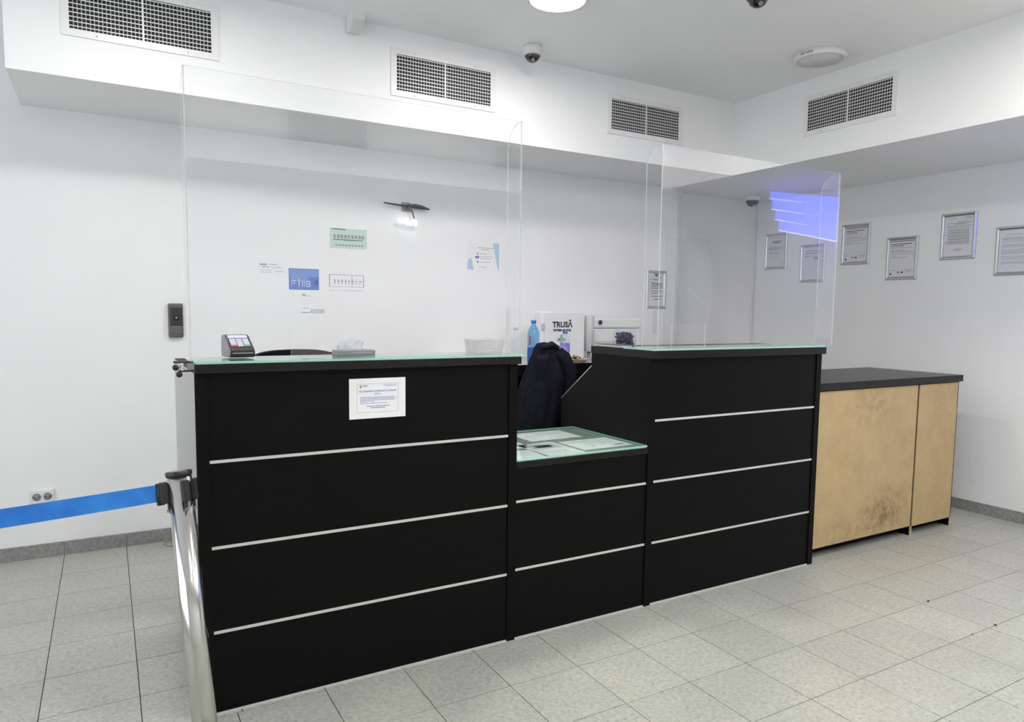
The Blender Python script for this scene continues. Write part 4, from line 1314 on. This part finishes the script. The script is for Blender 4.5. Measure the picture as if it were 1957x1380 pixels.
G = 'silver framed certificates on the right wall'
for lab, y0, y1, z0, z1, style, sd in (
        ('silver framed certificate nearest the far corner, seen through the right screen', 1.885, 2.125, 1.780, 2.100, 'title', 1),
        ('silver framed certificate with few lines, behind the right edge of the right screen', 1.490, 1.738, 1.651, 1.974, 'sparse', 2),
        ('silver framed certificate just right of the right screen', 1.087, 1.337, 1.783, 2.108, 'bureau', 3),
        ('silver framed certificate hanging low, second to the right of the screen', 0.694, 0.942, 1.649, 1.975, 'bureau', 4),
        ('highest hung silver framed certificate with a dense table of text', 0.286, 0.532, 1.781, 2.108, 'table', 5),
        ('silver framed letter cut off by the right edge of the photo', -0.092, 0.158, 1.655, 1.982, 'letter', 6)):
    make_frame(lab, (XR - 0.0005, (y0 + y1) / 2, (z0 + z1) / 2), -PI / 2, y1 - y0, z1 - z0, style, sd, G)
t = make_frame('grey snap-framed notice on the back wall behind the right screen', (4.003, YW - 0.0005, 1.566), 0, 0.212, 0.316, 'sparse', 9, None)
bm = BM()
rnd = random.Random(2)
for z_, a_, e in ((.080, -.03, .03), (.05, -.055, .06), (.038, -.055, .065), (.024, -.06, .065), (.010, -.06, .05), (-.012, -.055, .06), (-.03, -.055, .03), (-.055, -.05, .06), (-.08, -.02, .05)):
    word_line(bm, a_, e, z_, 0.006, -0.0042, -0.0035, rnd, 0.008, 0.02, 0.002)
prism(bm, [(-0.03, 0.13), (0.03, 0.13), (0.0, 0.105)], 'y', -0.0042, -0.0035)
obj('printed_text', bm, 'ink', t)

# unidentified fitting high on the back wall, built as a bracket lamp
t = thing('wall_fitting', 'unidentified dark wall fitting built as a lamp with white bulbs, behind the left screen', 'lamp', (1.80, YW, 2.06))
bm = BM(); box(bm, -0.03, 0.03, -0.012, 0.0, -0.03, 0.03, 0.003); obj('wall_plate', bm, 'mid_grey', t)
bm = BM()
tube(bm, [(-0.165, -0.035, 0.012), (-0.06, -0.038, 0.004), (0.01, -0.040, 0.0)], [0.004, 0.007, 0.007], 8)
obj('thin_arm', bm, 'dark_grey', t)
bm = BM()
tube(bm, [(-0.005, -0.040, 0.002), (0.05, -0.042, 0.004), (0.10, -0.042, 0.0), (0.155, -0.040, -0.008)], [0.010, 0.017, 0.014, 0.005], 10)
obj('head', bm, 'dark_grey', t)
bm = BM(); tube(bm, [(0, -0.01, 0), (0, -0.042, 0.0)], 0.008, 8); tube(bm, [(0.008, -0.042, -0.004), (0.030, -0.044, -0.035), (0.045, -0.045, -0.085)], [0.011, 0.006, 0.0035], 8)
obj('stem', bm, 'grey_plastic', t)
for (bx_, bz, br) in ((-0.060, -0.098, 0.014), (-0.035, -0.102, 0.013), (-0.008, -0.108, 0.016), (0.018, -0.112, 0.017), (0.044, -0.100, 0.020), (-0.005, -0.086, 0.010), (0.055, -0.118, 0.011)):
    bm = BM(); b2 = bmesh.new(); bmesh.ops.create_icosphere(b2, subdivisions=2, radius=br)
    for f in b2.faces:
        f.smooth = True
    merge(bm, b2, 0, Matrix.Translation((bx_, -0.045, bz)))
    obj('bulb', bm, 'bulb', t)
bm = BM(); tube(bm, [(-0.060, -0.045, -0.100), (0.0, -0.045, -0.106), (0.045, -0.045, -0.088)], 0.005, 8); obj('bulb_rail', bm, 'white_plastic', t)

# ------------------------------------------------------------------ wall fittings
t = thing('wall_keypad', 'grey wall intercom unit with a round button left of the clear screen', 'intercom', (0.385, YW, 1.296))
bm = BM(); box(bm, -0.039, 0.039, -0.030, 0.0, -0.098, 0.098, 0.008, seg=2); obj('housing', bm, 'grey_plastic', t)
bm = BM(); box(bm, -0.031, 0.034, -0.0325, -0.0295, -0.030, 0.074, 0.001); obj('face_plate', bm, 'dark_grey', t)
bm = BM(); box(bm, -0.031, 0.034, -0.0325, -0.0295, -0.080, -0.036, 0.001); obj('card_pad', bm, 'grey_plastic', t)
bm = BM(); lathe(bm, [(0.0, 0), (0.015, 0), (0.015, 0.003), (0.011, 0.006), (0.0, 0.004)], 22)
bmesh.ops.rotate(bm, verts=bm.verts, cent=(0, 0, 0), matrix=Matrix.Rotation(PI / 2, 3, 'X'))
bmesh.ops.translate(bm, verts=bm.verts, vec=(0.002, -0.0325, 0.016)); btn = obj('button', bm, 'black_plastic', t)
bm = BM(); lathe(bm, [(0.0, 0), (0.0045, 0), (0.0, 0.002)], 12)
bmesh.ops.rotate(bm, verts=bm.verts, cent=(0, 0, 0), matrix=Matrix.Rotation(PI / 2, 3, 'X'))
bmesh.ops.translate(bm, verts=bm.verts, vec=(0.002, -0.0375, 0.014)); obj('indicator', bm, 'paper', btn)
bm = BM(); box(bm, -0.028, 0.030, -0.0330, -0.0318, -0.0350, -0.0335); obj('divider_line', bm, 'ink_pale', t)

t = thing('wall_socket', 'white double wall socket above the skirting behind the blue belt', 'socket', (-0.294, YW, 0.339))
bm = BM(); box(bm, -0.054, 0.054, -0.016, 0.0, -0.036, 0.036, 0.004, seg=2); obj('plate', bm, 'white_plastic', t)
for sx in (-0.025, 0.025):
    bm = BM(); lathe(bm, [(0.020, 0.0), (0.0225, 0.0), (0.0225, 0.0025), (0.020, 0.0025)], 26, loop=True)
    rec = BM(); lathe(rec, [(0.0, 0.0), (0.020, 0.0), (0.020, 0.0006), (0.0, 0.0006)], 26)
    for b_ in (bm, rec):
        bmesh.ops.rotate(b_, verts=b_.verts, cent=(0, 0, 0), matrix=Matrix.Rotation(PI / 2, 3, 'X'))
        bmesh.ops.translate(b_, verts=b_.verts, vec=(sx, -0.016, 0.0))
    rg = obj('socket_ring', bm, 'white_plastic', t)
    obj('socket_well', rec, 'mid_grey', rg)
    for dx in (-0.0095, 0.0095):
        bm = BM(); lathe(bm, [(0.0, 0.0), (0.0032, 0.0), (0.0032, 0.0005), (0.0, 0.0005)], 10)
        bmesh.ops.rotate(bm, verts=bm.verts, cent=(0, 0, 0), matrix=Matrix.Rotation(PI / 2, 3, 'X'))
        bmesh.ops.translate(bm, verts=bm.verts, vec=(sx + dx, -0.0167, 0.0)); obj('pin_hole', bm, 'ink', rg)

t = thing('cable_trunking', 'grey vertical cable trunking on the back wall right of the snap-framed notice', 'trunking', (4.235, YW, 0), group='vertical cable trunking')
wbox('channel', 'trunk', t, 4.212, 4.245, YW - 0.022, YW, 0.075, ZB, 0.002)
wbox('cover', 'trunk', t, 4.218, 4.239, YW - 0.025, YW - 0.0215, 0.075, ZB, 0.001)
t = thing('cable_trunking', 'thin white cable trunking in the far corner below the small dome camera', 'trunking', (XR - 0.03, YR, 0), group='vertical cable trunking')
wbox('channel', 'white_plastic', t, XR - 0.030, XR - 0.014, YR - 0.012, YR, 0.075, ZB, 0.002)
# loop of cable by the skirting
bm = BM()
pts = [(0.313 + 0.030 * math.cos(a) * (1 + 0.2 * math.sin(a)), 2.02 + 0.045 * math.sin(a), 0.004 + 0.010 * max(0, math.sin(a * 0.5))) for a in [i * 2 * PI / 22 - 0.4 for i in range(22)]]
pts.append((0.39, 2.05, 0.004)); pts.append((0.50, 2.06, 0.004))
tube(bm, pts, 0.0028, 8)
tag(obj('cable_loop', bm, 'orange_cable'), 'small copper-brown cable loop on the floor behind the stanchion', 'cable')
# crumbs of dirt on the tile joints
for lab, x, y, a in (('dark dirt crumb on the tile joint nearest the fibreboard cabinet', 3.43, -0.574, 0.4), ('dark dirt crumb on the tile joint near the right photo edge', 3.434, -0.874, 0.8), ('tiny dark dirt crumb left of the other one on the same joint', 3.246, -0.874, 0.1)):
    bm = BM(); b2 = bmesh.new(); bmesh.ops.create_icosphere(b2, subdivisions=1, radius=1.0)
    rr = random.Random(int(x * 1000))
    for v in b2.verts:
        v.co *= 0.7 + 0.6 * rr.random()
    s = 0.009 if 'tiny' not in lab else 0.005
    for v in b2.verts:
        v.co = Vector((v.co.x * s * 1.3, v.co.y * s * 0.7, (max(v.co.z, -0.5) + 0.5) * s * 0.35))
    merge(bm, b2, 0, Matrix.Rotation(a, 4, 'Z'))
    tag(obj('dirt_crumb', bm, 'dirt', loc=(x, y, 0.0)), lab, 'dirt', 'dirt crumbs on the floor')

# ------------------------------------------------------------------ things behind the viewer that the clear screens mirror
sg = thing('blue_sign', 'lit blue stepped sign under the right bulkhead, mirrored in the right screen', 'sign', (4.85, -1.3, 1.90))
SX = 4.85
steps = [(-1.665, 2.395, 2.330), (-1.640, 2.330, 2.240), (-1.600, 2.240, 2.150), (-1.560, 2.150, 2.060)]
for k, (ya, zt, zb_) in enumerate(steps):
    yend = -0.985
    drop = 0.14                                     # the boards slope down towards the counter
    bm = BM()
    prism(bm, [(ya, zt), (ya, zb_), (yend, zb_ - drop), (yend, zt - drop)], 'x', SX, SX + 0.03)
    brd = obj('light_board', bm, 'sign_blue', sg, True)
    bm = BM()
    prism(bm, [(ya, zb_ + 0.009), (ya, zb_), (yend if k == 3 else ya + 0.33, (zb_ - drop) if k == 3 else zb_ - drop * 0.33 / (yend - ya)), (yend if k == 3 else ya + 0.33, (zb_ - drop + 0.009) if k == 3 else zb_ - drop * 0.33 / (yend - ya) + 0.003)], 'x', SX - 0.004, SX)
    obj('light_edge', bm, 'sign_edge', brd, False)
    brd.children[0].data.transform(Matrix.Translation(-Vector(sg.location)))
for y_ in (-1.45, -1.10):
    bm = BM(); tube(bm, [(SX + 0.04, y_, 2.20), (SX + 0.04, y_, ZB)], 0.008, 8); box(bm, SX + 0.03, SX + 0.05, y_ - 0.02, y_ + 0.02, 2.12, 2.22); obj('hanger', bm, 'white_plastic', sg, True)

bn = thing('feather_banner', 'grey-green banner on a stand by the right wall, mirrored in the right screen', 'banner', (5.12, -2.87, 0))
bm = BM(); lathe(bm, [(0.0, 0.0), (0.17, 0.0), (0.17, 0.012), (0.03, 0.02), (0.015, 0.06), (0.0, 0.06)], 28); obj('base', bm, 'dark_grey', bn)
bm = BM(); tube(bm, [(0, -0.34, 0.05), (0, -0.36, 1.2), (0, -0.35, 2.16)], 0.011, 10); tube(bm, [(0, 0, 0.03), (0, -0.34, 0.05)], 0.012, 8); obj('pole', bm, 'mid_grey', bn)
bm = BM()
prism(bm, [(-0.34, 2.16), (-0.34, 0.35), (0.12, 0.35), (0.27, 0.75), (0.33, 1.20), (0.335, 1.60), (0.30, 1.90), (0.24, 2.10)], 'x', -0.004, 0.004)
cl_ = obj('cloth', bm, 'banner', bn)
bm = BM()
sw = [(-0.10, 1.70), (0.05, 1.58), (0.20, 1.50), (0.29, 1.42), (0.28, 1.30), (0.22, 1.20), (0.12, 1.22), (0.10, 1.34), (0.16, 1.42)]
tube(bm, [(-0.008, a, b) for a, b in sw], [0.008, 0.022, 0.028, 0.028, 0.026, 0.024, 0.022, 0.018, 0.010], 6)
for v in bm.verts:
    v.co.x = -0.006 + (v.co.x + 0.008) * 0.05
obj('printed_swirl', bm, 'banner_pale', cl_)
